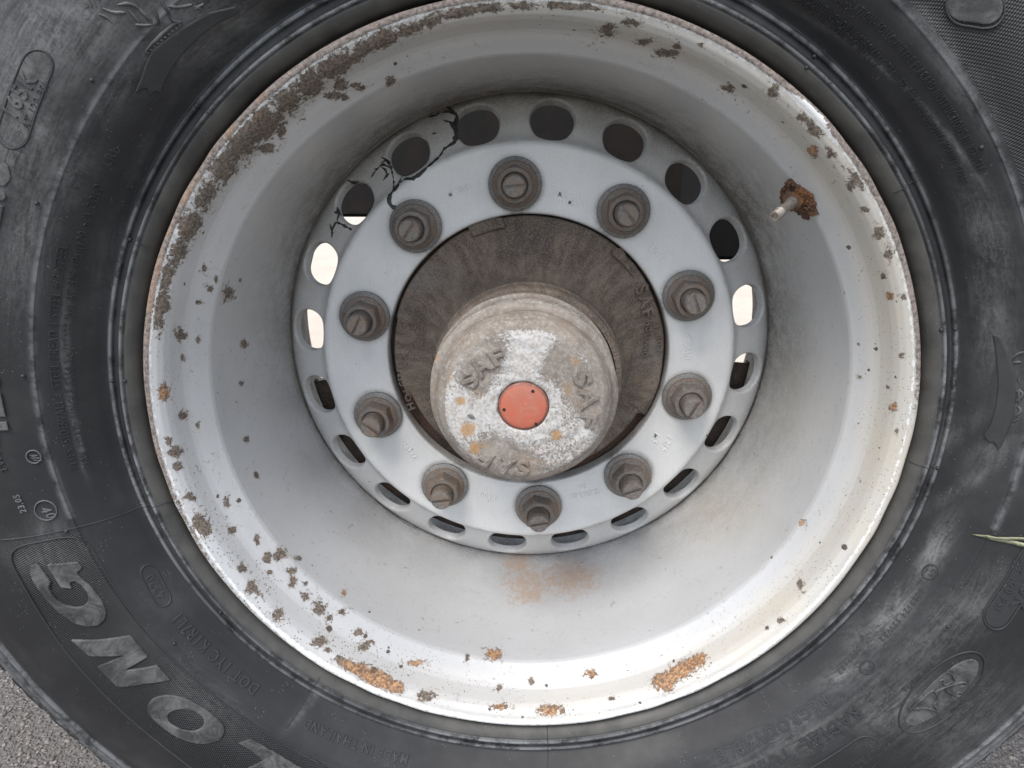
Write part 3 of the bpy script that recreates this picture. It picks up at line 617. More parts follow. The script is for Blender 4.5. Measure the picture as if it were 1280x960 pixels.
spots = [(760, 38, 10, 8), (804, 52, 9, 4), (832, 66, 14, 6), (790, 28, 12, 5, 10), (846, 58, 5, 3), (875, 56, 4, 3), (488, 101, 6, 6), (967, 114, 9, 7, 40), (912, 110, 6, 5), (1002, 148, 7, 5), (1018, 162, 13, 6, 50), (1037, 190, 9, 5, 55),
         (1072, 225, 5, 14, -35), (1062, 232, 6, 8), (1080, 262, 6, 4), (1098, 291, 8, 9), (1110, 318, 6, 11), (1112, 370, 6, 4), (1104, 345, 3, 3), (1130, 372, 4, 4), (286, 367, 7, 9), (225, 418, 8, 9), (207, 386, 6, 8), (247, 378, 4, 3), (262, 361, 4, 4),
         (248, 425, 3, 4), (228, 447, 3, 4), (205, 490, 7, 10, 0), (229, 519, 6, 5), (220, 565, 8, 7), (223, 583, 6, 6), (212, 551, 5, 5), (251, 656, 11, 17, -22), (238, 622, 7, 5), (247, 531, 3, 5), (283, 627, 4, 8), (290, 663, 5, 5), (321, 674, 3, 7), (315, 734, 7, 9),
         (302, 710, 6, 5), (347, 769, 8, 9), (350, 692, 7, 9), (334, 697, 6, 8), (373, 698, 4, 3), (337, 715, 4, 3), (365, 714, 6, 5), (366, 726, 5, 7), (382, 730, 3, 3), (381, 744, 7, 6, 30), (399, 760, 8, 9), (427, 765, 4, 4), (412, 772, 4, 4), (398, 803, 9, 7), (410, 812, 5, 3),
         (448, 790, 5, 4), (454, 808, 7, 6), (464, 802, 4, 2), (428, 826, 9, 6), (532, 870, 10, 6), (521, 829, 12, 4), (618, 818, 11, 8), (688, 888, 15, 7), (624, 883, 8, 5), (738, 842, 8, 5), (664, 852, 4, 5), (624, 859, 3, 3), (584, 822, 3, 6), (765, 873, 5, 3), (975, 776, 5, 4), (1000, 730, 4, 5),
         (1002, 653, 4, 4), (430, 741, 4, 4), (333, 185, 10, 6), (352, 163, 6, 10), (300, 350, 2, 2), (305, 430, 4, 5), (302, 480, 3, 4), (308, 549, 3, 4), (320, 594, 3, 4), (1016, 188, 7, 7), (1117, 508, 5, 5), (1121, 538, 3, 3), (1075, 472, 3, 3), (1110, 484, 3, 3), (1127, 445, 4, 4), (1073, 430, 2, 2),
         (270, 350, 2, 4), (255, 335, 2, 5), (430, 121, 6, 4), (452, 111, 6, 4), (442, 106, 7, 3)]
oran = [(852, 838, 28, 10, -28), (830, 852, 16, 12, -10), (872, 826, 12, 8, -30), (468, 846, 30, 11, 24), (495, 858, 12, 8, 20), (440, 834, 14, 7, 24)]
attr(me, 'rust', np.maximum(blobs(RIM, T, S, band, 1.0) * 1.1, np.maximum(blobs(RIM, T, S, spots, 1.3) * .86, blobs(RIM, T, S, oran) * 1.15)) + .02)
attr(me, 'orange', np.maximum(blobs(RIM, T, S, [(x, y, rx * 1.4, ry * 1.6, r) for x, y, rx, ry, r in oran]) * .85, blobs(RIM, T, S, [(618, 818, 14, 12), (688, 888, 20, 12), (624, 883, 12, 8), (521, 829, 14, 8), (1016, 188, 10, 10), (1112, 370, 9, 9), (1117, 508, 8, 8), (430, 741, 8, 8), (738, 842, 8, 8), (205, 490, 10, 12), (1110, 330, 10, 8), (1002, 653, 6, 6)]) * .95))
top = np.clip((100 - abs(Td + 5)) / 30, 0, 1)
attr(me, 'chips', np.clip((80 - D_) / 60, .12, 1) * (.45 + .55 * (np.cos(T + 1.2) * -.2 + .6)) * (1 + .9 * np.exp(-((Td + 130) / 35) ** 2)))
edge = np.clip((R_ - 293.2) / 1.6, 0, 1) * (D_ < 40)
attr(me, 'lip', edge * (.33 + .55 * top + .22 * np.exp(-((Td + 100) / 26) ** 2)))
attr(me, 'warm', np.exp(-((Td + 60) / 35) ** 2))
white = np.exp(-((R_ - 293.2) / 1.5) ** 2) * (D_ < 40) * (.55 + .1 * (abs(Td) > 110)) + (edge > .3) * (.75 * (abs(Td) > 118) * np.clip((abs(Td) - 118) / 20, 0, 1) * .72)
white += .8 * np.exp(-((Td - 40.5) / 3.6) ** 2) * np.exp(-((R_ - 295.5) / 2.6) ** 2) * (D_ < 40)
attr(me, 'white', white)
attr(me, 'cream', np.clip((40 - D_) / 20, 0, 1) * np.clip((np.sin(T) + .9) * .6, 0, 1) + blobs(RIM, T, S, [(980, 470, 60, 80), (900, 640, 60, 40)]) * .6)  # warm light tinted into the front bands, stronger towards the right
gr = .55 * np.clip((D_ - 185) / 26, 0, 1) ** 2 * (D_ < 214) + .62 * (D_ > 60) * np.clip((D_ - 60) / 120, 0, 1) * np.clip((np.cos(T) + .30), 0, 1) * (D_ < 214)  # besides dirt, shade painted into the deep barrel and along its top
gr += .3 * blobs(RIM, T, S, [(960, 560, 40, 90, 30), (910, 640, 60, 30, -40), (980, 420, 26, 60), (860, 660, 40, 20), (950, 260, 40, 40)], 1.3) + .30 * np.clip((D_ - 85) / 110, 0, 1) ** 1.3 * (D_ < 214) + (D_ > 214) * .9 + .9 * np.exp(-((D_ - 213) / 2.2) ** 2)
attr(me, 'grime_shade', gr)
attr(me, 'stain', np.maximum(blobs(RIM, T, S, [(660, 730, 42, 36, 10), (712, 722, 56, 34, -5), (648, 705, 26, 22)], 1.2) * .85, blobs(RIM, T, S, [(760, 715, 50, 10, -12), (880, 640, 50, 20, -30), (960, 520, 20, 40, 10)], 1.2) * .45))
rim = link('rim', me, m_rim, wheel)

# valve: stem with hex nut on a crust of rust
vb = RIM.hit([(997, 247)])[0]; B = RIM.pos(vb[0], vb[1])
D = np.array([(968 - 640) / F_PX, 1, -(271 - 480) / F_PX]) @ CR.T; O3 = np.array([CX, CY, CZ]); t = (B[1] - 34 - O3[1]) / D[1]; TIP = O3 + D * t
ax = (TIP - B) / np.linalg.norm(TIP - B); LV = np.linalg.norm(TIP - B)
def lathe(name, prof, n, mat, parent, base=(0, 0, 0), axis=(0, -1, 0), spin=0.0, hexa=False, smooth=True):
    """prof rows (radius, height) along the axis"""
    a = np.array(axis, float); a /= np.linalg.norm(a); u = np.cross(a, (0, 0, 1) if abs(a[2]) < .9 else (1, 0, 0)); u /= np.linalg.norm(u); v = np.cross(a, u)
    V = []; F = []; m = len(prof)
    for i in range(n):
        th = spin + 2 * pi * i / n
        for r, h in prof: V.append(np.array(base) + a * h + (u * cos(th) + v * sin(th)) * r)
    for i in range(n):
        j = (i + 1) % n
        for k in range(m - 1): F.append((i * m + k, j * m + k, j * m + k + 1, i * m + k + 1))
    F.append(tuple(i * m + m - 1 for i in range(n)))
    me = mesh_py(name, V, F); bm = bmesh.new(); bm.from_mesh(me); bmesh.ops.recalc_face_normals(bm, faces=bm.faces); bm.to_mesh(me); bm.free()
    o = link(name, me, mat, parent, smooth)
    return o
def autosmooth(o, ang=35):
    bm = bmesh.new(); bm.from_mesh(o.data)
    for e in bm.edges:
        if len(e.link_faces) == 2 and e.calc_face_angle(0) > rad(ang): e.smooth = False
    bm.to_mesh(o.data); bm.free()
valve = autos = lathe('valve_stem', [(4.6, 4), (4.6, 14), (3.6, 15.5), (3.6, LV - 12), (4.3, LV - 11.2), (4.3, LV - 9.5), (3.7, LV - 9), *[(4.1 - .45 * (i % 2), LV - 8 + i * .7) for i in range(10)], (4.1, LV - 1), (3.6, LV), (2.3, LV), (2.1, LV - 1.5)], 24, m_brass, wheel, B, ax); autosmooth(valve)
vn = lathe('valve_nut', [(11, -1), (11, 3.2), (9.4, 4.0), (8.2, 4), (8.2, 9), (7.2, 10), (4.6, 10)], 6, m_scale, valve, B, ax, smooth=False)
# crust of rust: lumpy flakes that follow the rim
cr_px = q(930, 200, 9.6, [(440, 370), (500, 290), (570, 215), (635, 290), (700, 320), (790, 380), (845, 440), (835, 480), (870, 520), (860, 580), (905, 650), (800, 640), (775, 718), (720, 670), (600, 600), (520, 600), (480, 520)])
crust = plates(RIM, 'rust_crust', [cr_px], 1.6, m_scale, rim, 1.2)
bm = bmesh.new(); rng = random.Random(3); n_in = 0
for _ in range(420):
    x, y = rng.uniform(976, 1023), rng.uniform(224, 274)
    inside = False; j = len(cr_px) - 1
    for i in range(len(cr_px)):
        xi, yi = cr_px[i]; xj, yj = cr_px[j]
        if (yi > y) != (yj > y) and x < (xj - xi) * (y - yi) / (yj - yi) + xi: inside = not inside
        j = i
    if not inside: continue
    h = RIM.hit([(x, y)])[0]; r = rng.uniform(.8, 2.3)
    bmesh.ops.create_icosphere(bm, subdivisions=1, radius=r / 1000, matrix=Matrix.Translation(Vector(RIM.pos(h[0], h[1], rng.uniform(.8, 2)) / 1000)) @ Matrix.Rotation(rng.uniform(0, 6), 4, 'X') @ Matrix.Diagonal((1, rng.uniform(.5, 1), rng.uniform(.4, .9), 1)))
me = bpy.data.meshes.new('rust_flakes'); bm.to_mesh(me); bm.free(); tag(link('rust_flakes', me, m_scale, rim, smooth=False), kind='stuff')

# ------------------------------------------------------------------ wheel disc with twenty hand holes
DISC = Surf([(140.3, 190), (140.3, 177.2), (140.9, 175.7), (142.4, 175), *[(float(x), 175) for x in range(145, 200, 3)], (199.6, 175), (202.5, 175.3), (205, 176.6), (207, 179.4), (209, 182.8), (211.5, 185.6), (216, 188.2), (225, 192.4), (238, 198.8), (244, 202.4), (247, 206), (249.4, 212)])
s_a, s_b = DISC.s[np.argmin(abs(DISC.P[:, 0] - 202.5))], DISC.s[np.argmin(abs(DISC.P[:, 0] - 249.4))]
NH, PH = 20, -0.2191; UA = 24; HV = (s_b - s_a) / 2; s_m = np.interp(225, DISC.P[:, 0], DISC.s)
V, F = [], []
def strip(svals, n):
    th = PH - pi / NH + np.arange(n) * 2 * pi / n; b0 = len(V); m = len(svals)
    for a in th: V.extend(DISC.pos(np.full(m, a), svals))
    for i in range(n):
        j = (i + 1) % n
        for k in range(m - 1): F.append((b0 + i * m + k, b0 + j * m + k, b0 + j * m + k + 1, b0 + i * m + k + 1))
strip(np.concatenate([DISC.s[DISC.s < s_a - 1e-6], [s_a]]), NH * UA)
HU = pi / NH
for kk in range(NH):
    tc_ = PH + kk * 2 * pi / NH; per = []
    for i in range(UA): per.append((-HU + 2 * HU * i / UA, s_a))
    for i in range(12): per.append((HU, s_a + (s_b - s_a) * i / 12))
    for i in range(UA): per.append((HU - 2 * HU * i / UA, s_b))
    for i in range(12): per.append((-HU, s_b - (s_b - s_a) * i / 12))
    rings = []
    for t in (1, .88, .76, .64, .5, .36, .22, .1, 0):
        ring = []
        for (dt, s_) in per:
            u, v = dt * 225, s_ - s_m; a = math.atan2(v, u); cu_, cv = 23.0 * cos(a) / 225, 23.0 * sin(a)
            ring.append(tuple(DISC.pos(tc_ + cu_ + (dt - cu_) * t ** .8, s_m + cv + (s_ - s_m - cv) * t ** .8)))
        rings.append(ring)
    for rr_, ww in ((22.2, -.3), (21.4, -1.4), (21.1, -2.4), (21.0, -8)):
        ring = []
        for (dt, s_) in per:
            a = math.atan2(s_ - s_m, dt * 225); ring.append(tuple(DISC.pos(tc_ + rr_ * cos(a) / 225, s_m + rr_ * sin(a), ww)))
        rings.append(ring)
    b0 = len(V); n = len(per)
    for r in rings: V.extend(r)
    for k in range(len(rings) - 1):
        for i in range(n):
            j = (i + 1) % n; F.append((b0 + k * n + i, b0 + k * n + j, b0 + (k + 1) * n + j, b0 + (k + 1) * n + i))
me = mesh_py('wheel_disc', V, F); bm = bmesh.new(); bm.from_mesh(me); bmesh.ops.remove_doubles(bm, verts=bm.verts, dist=1e-5)
bmesh.ops.recalc_face_normals(bm, faces=bm.faces); bm.to_mesh(me); bm.free()
co = np.empty(len(me.vertices) * 3); me.vertices.foreach_get('co', co); co = co.reshape(-1, 3) * 1000; R_ = np.hypot(co[:, 0], co[:, 2]); T = np.arctan2(co[:, 0], co[:, 2])
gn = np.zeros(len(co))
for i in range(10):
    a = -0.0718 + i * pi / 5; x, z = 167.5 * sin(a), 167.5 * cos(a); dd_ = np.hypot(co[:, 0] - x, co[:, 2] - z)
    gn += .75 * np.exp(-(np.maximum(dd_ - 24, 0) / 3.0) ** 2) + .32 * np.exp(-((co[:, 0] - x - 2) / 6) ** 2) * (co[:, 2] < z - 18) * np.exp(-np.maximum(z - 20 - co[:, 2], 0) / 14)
attr(me, 'grime_shade', gn + .2 * np.exp(-(np.maximum(R_ - 140, 0) / 5) ** 2) + +.26 * (R_ > 206) + .35 * np.clip((R_ - 234) / 14, 0, 1) + .3 * np.clip((R_ - 206) / 20, 0, 1) * np.clip(np.cos(T), 0, 1) + .5 * (R_ < 141))  # dirt round nuts and bore; annulus darkening is painted shade, deepest at top
disc = link('wheel_disc', me, m_disc, wheel)
def dx(body, a, b, cap): return text_on(DISC, body, a, b, cap * 1.15, 1.1, m_stamp, disc, name='stamped_lettering', fat=.004, bevel=.0)
dx('M22005', (562, 247), (590, 236), 6); dx('MADE IN', (697, 245), (729, 252), 6); dx('GERMANY', (693, 252), (731, 262), 6)
dx('30027', (812, 309), (826, 330), 6); dx('S\u00dcDRAD', (855, 418), (855, 448), 6); dx('M5', (818, 540), (814, 551), 6); dx('12/5', (834, 544), (826, 561), 6)
dx('22.5X13.00', (747, 611), (714, 617), 5.5); dx('EN', (732, 605), (722, 607), 4.5); dx('E100', (620, 619), (601, 614), 5.5); dx('22202', (522, 570), (506, 552), 6)
dx('KD', (450, 463), (450, 453), 6); dx('81 4', (487, 345), (493, 331), 6)
# black hairline cracks with runs of dark sealant in the paint
def cracks(surf, lines, name, width, parent):
    return ridges(surf, name, lines, width, .35, m_tar, parent, smooth_n=0, jit=.45)
c2 = lambda L: q(340, 80, 4, L)
C1 = [c2(L) for L in ([(630, 722), (600, 715), (585, 690), (588, 655), (610, 630), (635, 600), (660, 575), (700, 575), (740, 550), (790, 505), (840, 460), (860, 425), (915, 390), (922, 340), (905, 300), (880, 285)],
      [(915, 350), (920, 290), (925, 255), (900, 240), (860, 235)], [(925, 250), (880, 215), (900, 240)])]
C2 = [c2(L) for L in ([(605, 640), (605, 560), (590, 500), (560, 470)], [(620, 620), (650, 560)], [(590, 490), (545, 465)], [(598, 520), (550, 500), (510, 545), (495, 568)], [(575, 560), (570, 530), (545, 515)], [(585, 545), (555, 583)], [(540, 495), (575, 480)], [(530, 520), (508, 530)],
      [(300, 870), (300, 830), (320, 790), (345, 800), (400, 830)], [(325, 785), (335, 745), (310, 740)], [(350, 760), (330, 735), (325, 715)], [(290, 800), (300, 835), (310, 850)], [(375, 580), (410, 595), (435, 590)], [(800, 350), (822, 345)], [(855, 280), (885, 290)], [(820, 250), (905, 235)], [(780, 265), (830, 255)])]
cracks(DISC, C1, 'paint_crack', 3.5, disc); cracks(DISC, C2, 'paint_crack', 2.0, disc)
cracks(RIM, [[(472, 628), (490, 642), (508, 655), (521, 662)]], 'paint_crack', .7, rim)

# ------------------------------------------------------------------ hub behind and through the centre hole
HUB = Surf([(80, 96), (84, 97), (85.6, 99.5), (86, 112), (87.2, 113), (87.2, 118), (86, 119), (86.5, 132), (89, 146), (95, 159), (104, 169), (115, 176), (122, 179), (131, 180.3), (136.6, 181), (138, 182.6), (138.2, 205)])
def hub_disp(T, S):
    R = HUB.R(S); k = np.clip((R - 95) / 20, 0, 1)
    n = 1.1 * np.sin(T * 3 + .8) * k + .5 * np.sin(T * 13 + R * .2) * k
    return n
me, T, S = HUB.grid('hub', 540, dense(HUB, 1.6), hub_disp)
co = np.empty(len(me.vertices) * 3); me.vertices.foreach_get('co', co); co = co.reshape(-1, 3); R_ = np.hypot(co[:, 0], co[:, 2]); Td = np.degrees(np.arctan2(co[:, 0], co[:, 2])) % 360
cut = 138.2 - 11 * ((Td > 206) & (Td < 250)) - 6 * ((Td > 250) & (Td < 262)) - 9 * ((Td > 118) & (Td < 166)) - 3 * ((Td > 262) & (Td < 286))
k = np.minimum(1, (cut / 1000) / R_); rng2 = np.random.RandomState(4)
co[:, 0] *= k; co[:, 2] *= k; co[:, 1] += (k < 1) * (R_ - cut / 1000) * 1.2
co[:, 1] += rng2.randn(len(co)) * .00012
me.vertices.foreach_set('co', co.ravel()); me.update()
hub = link('hub', me, m_hub, wheel)
# cast lugs standing on the hub flange
hq = lambda L: [(470 + x / 2.595, 250 + y / 2.595) for x, y in L]
for poly, hgt in ((hq([(300, 92), (412, 62), (424, 92), (318, 122)]), 5), (hq([(765, 160), (790, 160), (862, 235), (835, 252), (762, 180)]), 5),
                  (hq([(560, 902), (650, 865), (662, 895), (560, 915)]), 4), (hq([(820, 655), (890, 640), (905, 670), (860, 690)]), 3), (hq([(165, 760), (205, 745), (262, 830), (235, 845)]), 4)):
    plates(HUB, 'cast_lug', [poly], hgt, m_hub, hub, 1.6)
text_on(HUB, 'SAF', (793, 361), (803, 398), 13, 2.4, m_hub, hub, fat=.02)
text_on(HUB, 'HOLLAND', (806, 402), (801, 446), 7, 1.7, m_hub, hub)
text_on(HUB, '1.002', (817, 408), (820, 440), 6, 1.6, m_hub, hub)
text_on(HUB, 'HOLLAND', (519, 510), (511, 444), 7, 1.7, m_hub, hub); text_on(HUB, 'GERMANY', (506, 482), (502, 438), 5.5, .8, m_hub, hub)

# hub cap
CAPO = (-3.0, -.5)
CAP = Surf([(20.6, 39), (21.4, 33.6), (22.6, 32.6), (25, 32.2), (58, 32.4), (63, 33.4), (67.5, 36), (71, 40), (73.6, 46), (74.8, 53), (75.0, 57.4), (74.6, 58.4), (78.6, 60), (80.6, 62), (81, 65), (79.8, 67.6), (76.4, 69.4), (76.2, 73), (78.6, 75), (79.8, 76.2), (80, 79), (79, 81.4), (76.0, 83), (76.0, 89), (80.4, 90), (82, 91.4), (82, 95), (80, 96.4), (79.6, 99)], off=CAPO)
me, T, S = CAP.grid('hub_cap', 420, dense(CAP, 1.1), lambda T, S: .25 * np.sin(T * 9 + S * .5) + .2 * np.sin(T * 4))
R_ = CAP.R(S); D_ = np.interp(S, CAP.s, CAP.P[:, 1])
cq = lambda L: [(540 + l[0] / 3.554, 340 + l[1] / 3.554) + tuple(np.array(l[2:4]) / 3.554) + tuple(l[4:]) for l in L]
bare = blobs(CAP, T, S, cq([(215, 420, 110, 60, -38, 1.25), (560, 400, 60, 75, 30, .95), (690, 540, 70, 120, -10, .8), (330, 850, 150, 62, 8, .7), (120, 840, 80, 60, 40, .6), (600, 850, 80, 30, -30, .3)]), 1.0)
wh = .58 * (D_ < 40) * np.clip((68.5 - R_) / 5, 0, 1) - bare * .75 + .12 * (R_ < 32) * (D_ < 40)
wh += blobs(CAP, T, S, cq([(430, 350, 100, 70, 0, .5), (640, 790, 120, 60, -30, .5), (120, 600, 60, 110, 0, .35), (200, 640, 70, 90, 0, .3), (700, 700, 50, 60, 0, .3)]))
wh += .52 * np.exp(-((D_ - 64) / 2.2) ** 2) * (R_ > 70) + .42 * np.exp(-((D_ - 78) / 2) ** 2) * (R_ > 70) + .12 * (R_ > 70)
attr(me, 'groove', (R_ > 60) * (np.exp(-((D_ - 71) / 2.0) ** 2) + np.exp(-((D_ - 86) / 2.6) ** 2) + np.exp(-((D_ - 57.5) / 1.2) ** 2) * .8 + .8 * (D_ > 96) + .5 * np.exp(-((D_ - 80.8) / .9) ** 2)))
attr(me, 'white', wh)
attr(me, 'orange', blobs(CAP, T, S, cq([(160, 700, 34, 34), (552, 725, 26, 24), (128, 575, 22, 20), (190, 780, 26, 30), (640, 400, 40, 30, 40, .55), (520, 110, 30, 10, 0, .6), (230, 770, 40, 30, 0, .5), (480, 790, 30, 40, 0, .4), (20, 380, 14, 24, 0, .9), (600, 520, 40, 50, 0, .5), (80, 470, 20, 60, 0, .5), (200, 540, 60, 50, 0, .45)]), 1.2) * .85 + .10 * (D_ < 40))
cap = link('hub_cap', me, m_cap, wheel)
def lettering_cap(a, b):
    o = text_on(CAP, 'SAF', a, b, 13.5, 2.3, m_cap, cap, fat=.012, bevel=.045, space=1.2)
    attr(o.data, 'white', np.full(len(o.data.vertices), .16)); attr(o.data, 'groove', np.full(len(o.data.vertices), .3)); attr(o.data, 'orange', np.zeros(len(o.data.vertices)))  # letters darkened in colour to stand in for their outline shadow
lettering_cap((592, 486), (632, 452)); lettering_cap((714, 469), (723, 531)); lettering_cap((661, 575), (605, 563))
plug = lathe('orange_plug', [(20.9, 0), (20.9, 4.5), (20.3, 5.6), (18.6, 6.2), (13, 6.6), (6, 6.9), (1.6, 7)], 64, m_plug, cap, (CAPO[0], 38.5, CAPO[1]), (0, -1, 0))
for x, y, r in ((666, 489, 1.35), (630, 512, 1.35), (670, 530, 1.35), (655, 510, .6)):
    Dv = np.array([(x - 640) / F_PX, 1, -(y - 480) / F_PX]) @ CR.T; t = (31.9 - CY) / Dv[1]; P = O3 + Dv * t
    lathe('pinhole', [(r, 0), (r, .28), (r * .7, .34)], 14, m_dark, plug, P, (0, -1, 0))
for x, y, rx, ry, rt in ((589, 521, 5.5, 2.6, 25), (568, 493, 4.2, 1.6, 0), (711, 559, 4, 1.2, 40)):
    o = plates(CAP, 'dent', [ell(x, y, rx, ry, rt, 14)], .25, m_wash, cap, .4)

# ------------------------------------------------------------------ ten wheel nuts
bc = [(643, 229), (779, 263), (860, 370), (857, 496), (784, 595), (674, 634), (557, 606), (473, 519), (458, 395), (519, 282)]
slots = [5, -48, -68, 62, 20, 12, 8, -38, 62, 55]
def hexnut():
    """hexagon with a washer-faced chamfer"""
    V, F = [], []
    rings = [(20.2, 5.0, 'r'), (20.2, 6.2, 'r'), (17.9, 7.5, 'h'), (17.9, 20.5, 'h'), (15.6, 23.2, 'r'), (12.4, 23.6, 'r'), (11.2, 22.4, 'r')]
    n = 36
    for r, h, k in rings:
        for i in range(n):
            a = 2 * pi * i / n; rr = r
            if k == 'h': rr = min(r, 15.9 / cos((a % (pi / 3)) - pi / 6))
            V.append((rr * cos(a), -h, rr * sin(a)))
    for k in range(len(rings) - 1):
        for i in range(n):
            j = (i + 1) % n; F.append((k * n + i, k * n + j, (k + 1) * n + j, (k + 1) * n + i))
    me = mesh_py('wheel_nut', V, F); bm = bmesh.new(); bm.from_mesh(me); bmesh.ops.recalc_face_normals(bm, faces=bm.faces); bm.to_mesh(me); bm.free(); return me
nut0 = link('wheel_nut', hexnut(), m_nut, wheel); autosmooth(nut0, 25)
wa0 = lathe('washer', [(25, .1), (25, 3.0), (24.2, 3.9), (20.8, 4.7), (20, 5.6), (18, 5.8)], 48, m_wash, nut0, (0, 0, 0), (0, -1, 0)); autosmooth(wa0, 40)
rg0 = lathe('rust_ring', [(21.6, 4.2), (21.2, 5.2), (19.4, 6.4), (18.3, 6.9)], 40, m_ring, nut0, (0, 0, 0), (0, -1, 0))
pr = [(10.6, 18)]; h = 22.0
while h < 36.5: pr += [(10.9, h), (10.2, h + .75)]; h += 1.5
pr = pr[:-2] + [(10.3, 35.6), (9.6, 36.0)]
st0 = lathe('stud', pr, 28, m_stud, nut0, (0, 0, 0), (0, -1, 0))
V, F = [], []       # end of the stud: two raised halves leave the slot
for sgn in (1, -1):
    b0 = len(V); pts = []
    for i in range(13):
        a = -pi / 2 + .17 + (pi - .34) * i / 12; pts.append((sgn * 9.2 * cos(a), 9.2 * sin(a)))
    for h_, kx in ((35.8, 1.06), (38.0, 1.06), (38.8, .97)):
        for x, z in pts: V.append((x * kx + (sgn * .03), -h_, z * kx))
    m = len(pts)
    for l in (0, m):
        for i in range(m): F.append((b0 + l + i, b0 + l + (i + 1) % m, b0 + l + m + (i + 1) % m, b0 + l + m + i))
    F.append(tuple(b0 + 2 * m + i for i in range(m)))
me = mesh_py('stud_end', V, F); bm = bmesh.new(); bm.from_mesh(me); bmesh.ops.recalc_face_normals(bm, faces=bm.faces); bm.to_mesh(me); bm.free()
se0 = link('stud_end', me, m_stud, nut0, smooth=False)
flat = Surf([(100, 175), (240, 175)])
rn = random.Random(11)
for i in range(10):
    th_i = -0.0718 + i * 2 * pi / 10
    if i == 0: o, ch = nut0, [wa0, rg0, st0, se0]
    else:
        o = nut0.copy(); COL.objects.link(o); ch = []
        for c in (wa0, rg0, st0, se0):
            d = c.copy(); COL.objects.link(d); d.parent = o; ch.append(d)
    hh = flat.hit([bc[i]])[0]; P = flat.pos(hh[0], hh[1]) / 1000
    Q = np.array([167.5 * sin(th_i), 175, 167.5 * cos(th_i)]) / 1000
    o.location = (P + Q) / 2; spin = rn.uniform(0, pi / 3)
    o.rotation_euler = (0, spin, 0)
    ch[3].rotation_euler = (0, rad(90 - slots[i]) - spin, 0); ch[2].rotation_euler = (0, rn.uniform(0, 3), 0)
    tilt = rn.uniform(-.5, .5); ch[2].location = ch[3].location = (0, tilt / 1000, 0)
    ch[0].location = (rn.uniform(-.5, .5) / 1000, 0, rn.uniform(-.5, .5) / 1000)
    o.parent = wheel

# brake rotor behind the disc
lathe('brake_rotor', [(60, -60), (205, -60), (207, -30), (207, -6), (200, 0), (150, 2), (140, 4), (100, 4), (60, 4)], 96, m_brake, wheel, (0, 200, 0), (0, -1, 0))

SH = Surf([(110, 222), (236, 224), (240, 228), (240, 236)])  # plate added to block light behind the lower holes and keep them dark
th = np.radians(np.linspace(95, 259, 80)); ss = dense(SH, 12); V = SH.pos(*np.meshgrid(th, ss, indexing='ij')).reshape(-1, 3); m = len(ss)
me = mesh_np('added_light_baffle', V, [(i * m + j, i * m + m + j, i * m + m + j + 1, i * m + j + 1) for i in range(79) for j in range(m - 1)])
o = link('added_light_baffle', me, m_brake, wheel); md = o.modifiers.new('thick', 'SOLIDIFY'); md.thickness = .002

# ------------------------------------------------------------------ the trailer above and behind, glimpsed through the holes
def box_obj(name, x0, x1, y0, y1, z0, z1, mat, parent, bev=.006):
    bm = bmesh.new(); bmesh.ops.create_cube(bm, size=1, matrix=Matrix.Translation(((x0 + x1) / 2, (y0 + y1) / 2, (z0 + z1) / 2)) @ Matrix.Diagonal((x1 - x0, y1 - y0, z1 - z0, 1)))
    bmesh.ops.bevel(bm, geom=bm.edges[:], offset=bev, segments=2, affect='EDGES')
    me = bpy.data.meshes.new(name); bm.to_mesh(me); bm.free(); return link(name, me, mat, parent, smooth=False)
tr = bpy.data.objects.new('trailer_chassis', None); COL.objects.link(tr)
tag(tr, 'dark chassis beam and axle of the trailer, glimpsed only through the hand holes', 'trailer chassis')
box_obj('chassis_beam', -2.5, 2.5, .78, .92, AXLE + .075, AXLE + .36, m_black, tr)
box_obj('beam_flange', -2.5, 2.5, .765, .935, AXLE + .362, AXLE + .376, m_black, tr, .003)
box_obj('suspension_hanger', .26, .50, .60, .775, AXLE + .03, AXLE + .36, m_black, tr)
lathe('axle_beam', [(.06 * 1000, 0), (60, 1900)], 32, m_black, tr, (0, 270, AXLE * 1000), (0, 1, 0))

# ------------------------------------------------------------------ a dry blade of grass stuck to the sidewall
mg = Mat('dry_grass'); m_grass = mg.fin(mg.mix(mg.ramp(mg.noise(1.0, 3, vec=mg.scaled((60, 900, 900))), .35, .65), (0.20, 0.20, 0.12), (0.38, 0.37, 0.25)), .7)
def blade(px, wd, lift, parent, name):
    qv, t0, Rm = to_uv(TYRE, px); qv = resample(qv, 2.5); e = np.gradient(qv, axis=0); nn = np.stack([-e[:, 1], e[:, 0]], 1); nn /= np.hypot(*nn.T)[:, None]
    n = len(qv); V, F = [], []
    for i in range(n):
        ww = wd * min(1, .2 + i / n * 2.2) / 2
        for k_, h_ in ((-1, 1.0), (0, .35), (1, 1.0), (0, .05)):
            V.append(TYRE.pos(t0 + (qv[i, 0] + nn[i, 0] * ww * k_) / Rm, qv[i, 1] + nn[i, 1] * ww * k_, lift + h_ + .6 * sin(i * .5)))
    for i in range(n - 1):
        for a in range(4): b = (a + 1) % 4; F.append((i * 4 + a, i * 4 + b, i * 4 + 4 + b, i * 4 + 4 + a))
    me = mesh_py(name, V, F); o = link(name, me, m_grass, parent); return o
gr_ = bpy.data.objects.new('grass_blade', None); COL.objects.link(gr_); gr_.location = (0, 0, AXLE)
tag(gr_, 'dry yellow-green blade of grass lying against the tyre sidewall at the right edge', 'grass blade')
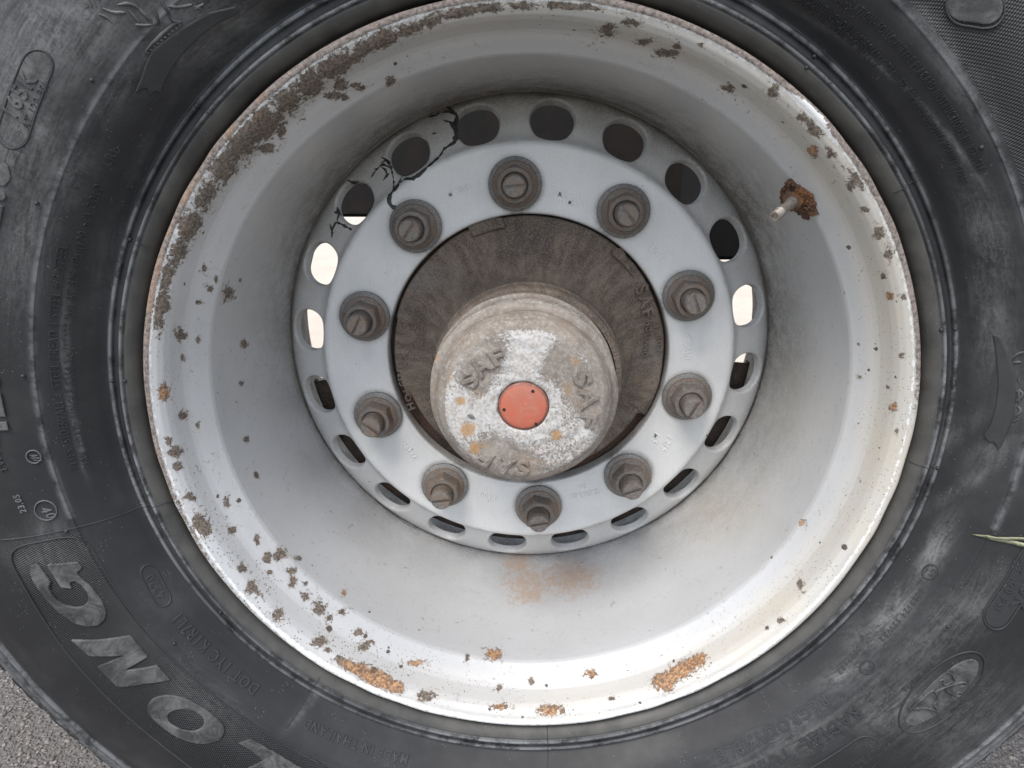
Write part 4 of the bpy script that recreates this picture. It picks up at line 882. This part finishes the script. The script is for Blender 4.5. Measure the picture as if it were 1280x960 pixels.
blade([(1216, 667), (1232, 669), (1256, 675), (1290, 682)], 3.4, .8, gr_, 'leaf'); blade([(1228, 668), (1250, 671), (1290, 672)], 2.4, 1.6, gr_, 'leaf')

# ------------------------------------------------------------------ loose aggregate standing out of the asphalt in the two lower corners
rs = np.random.RandomState(5)
ico = bmesh.new(); bmesh.ops.create_icosphere(ico, subdivisions=1, radius=1); ic = np.array([v.co[:] for v in ico.verts]); icf = np.array([[v.index for v in f.verts] for f in ico.faces]); ico.free()
mc = Mat('stone_chippings'); vr = mc.n('TexVoronoi'); mc.put(vr.inputs['Vector'], mc.obj); mc.put(vr.inputs['Scale'], 160.0)
sp = mc.n('SeparateColor'); mc.put(sp.inputs[0], vr.outputs['Color'])
m_stone = mc.fin(mc.mix(sp.outputs[0], mc.mix(sp.outputs[1], (0.08, 0.072, 0.065), (0.155, 0.137, 0.122)), (0.27, 0.243, 0.22)), .8, 0, mc.bump(mc.noise(500, 4), .0008, .7))
N = 20000; xs = np.concatenate([rs.uniform(-.95, -.25, N), rs.uniform(.45, 1.0, N // 2)]); ys = np.concatenate([rs.uniform(-.25, .85, N), rs.uniform(-.2, .9, N // 2)]); N = len(xs)
r = .0008 + .0026 * rs.rand(N) ** 2; ang = rs.rand(N) * 2 * pi
sx, sy, sz = r * (1 + .5 * rs.rand(N)), r, r * (.45 + .3 * rs.rand(N))
J = 1 + .28 * rs.randn(N, len(ic)); X = ic[None] * J[..., None] * np.stack([sx, sy, sz], 1)[:, None, :]
XR = X.copy(); XR[..., 0] = X[..., 0] * np.cos(ang)[:, None] - X[..., 1] * np.sin(ang)[:, None]; XR[..., 1] = X[..., 0] * np.sin(ang)[:, None] + X[..., 1] * np.cos(ang)[:, None]
XR += np.stack([xs, ys, sz * .25], 1)[:, None, :]
me = mesh_np('asphalt_aggregate', XR.reshape(-1, 3) * 1000, (icf[None] + (np.arange(N) * len(ic))[:, None, None]).reshape(-1, 3))
tag(link('asphalt_aggregate', me, m_stone, smooth=False), kind='stuff')
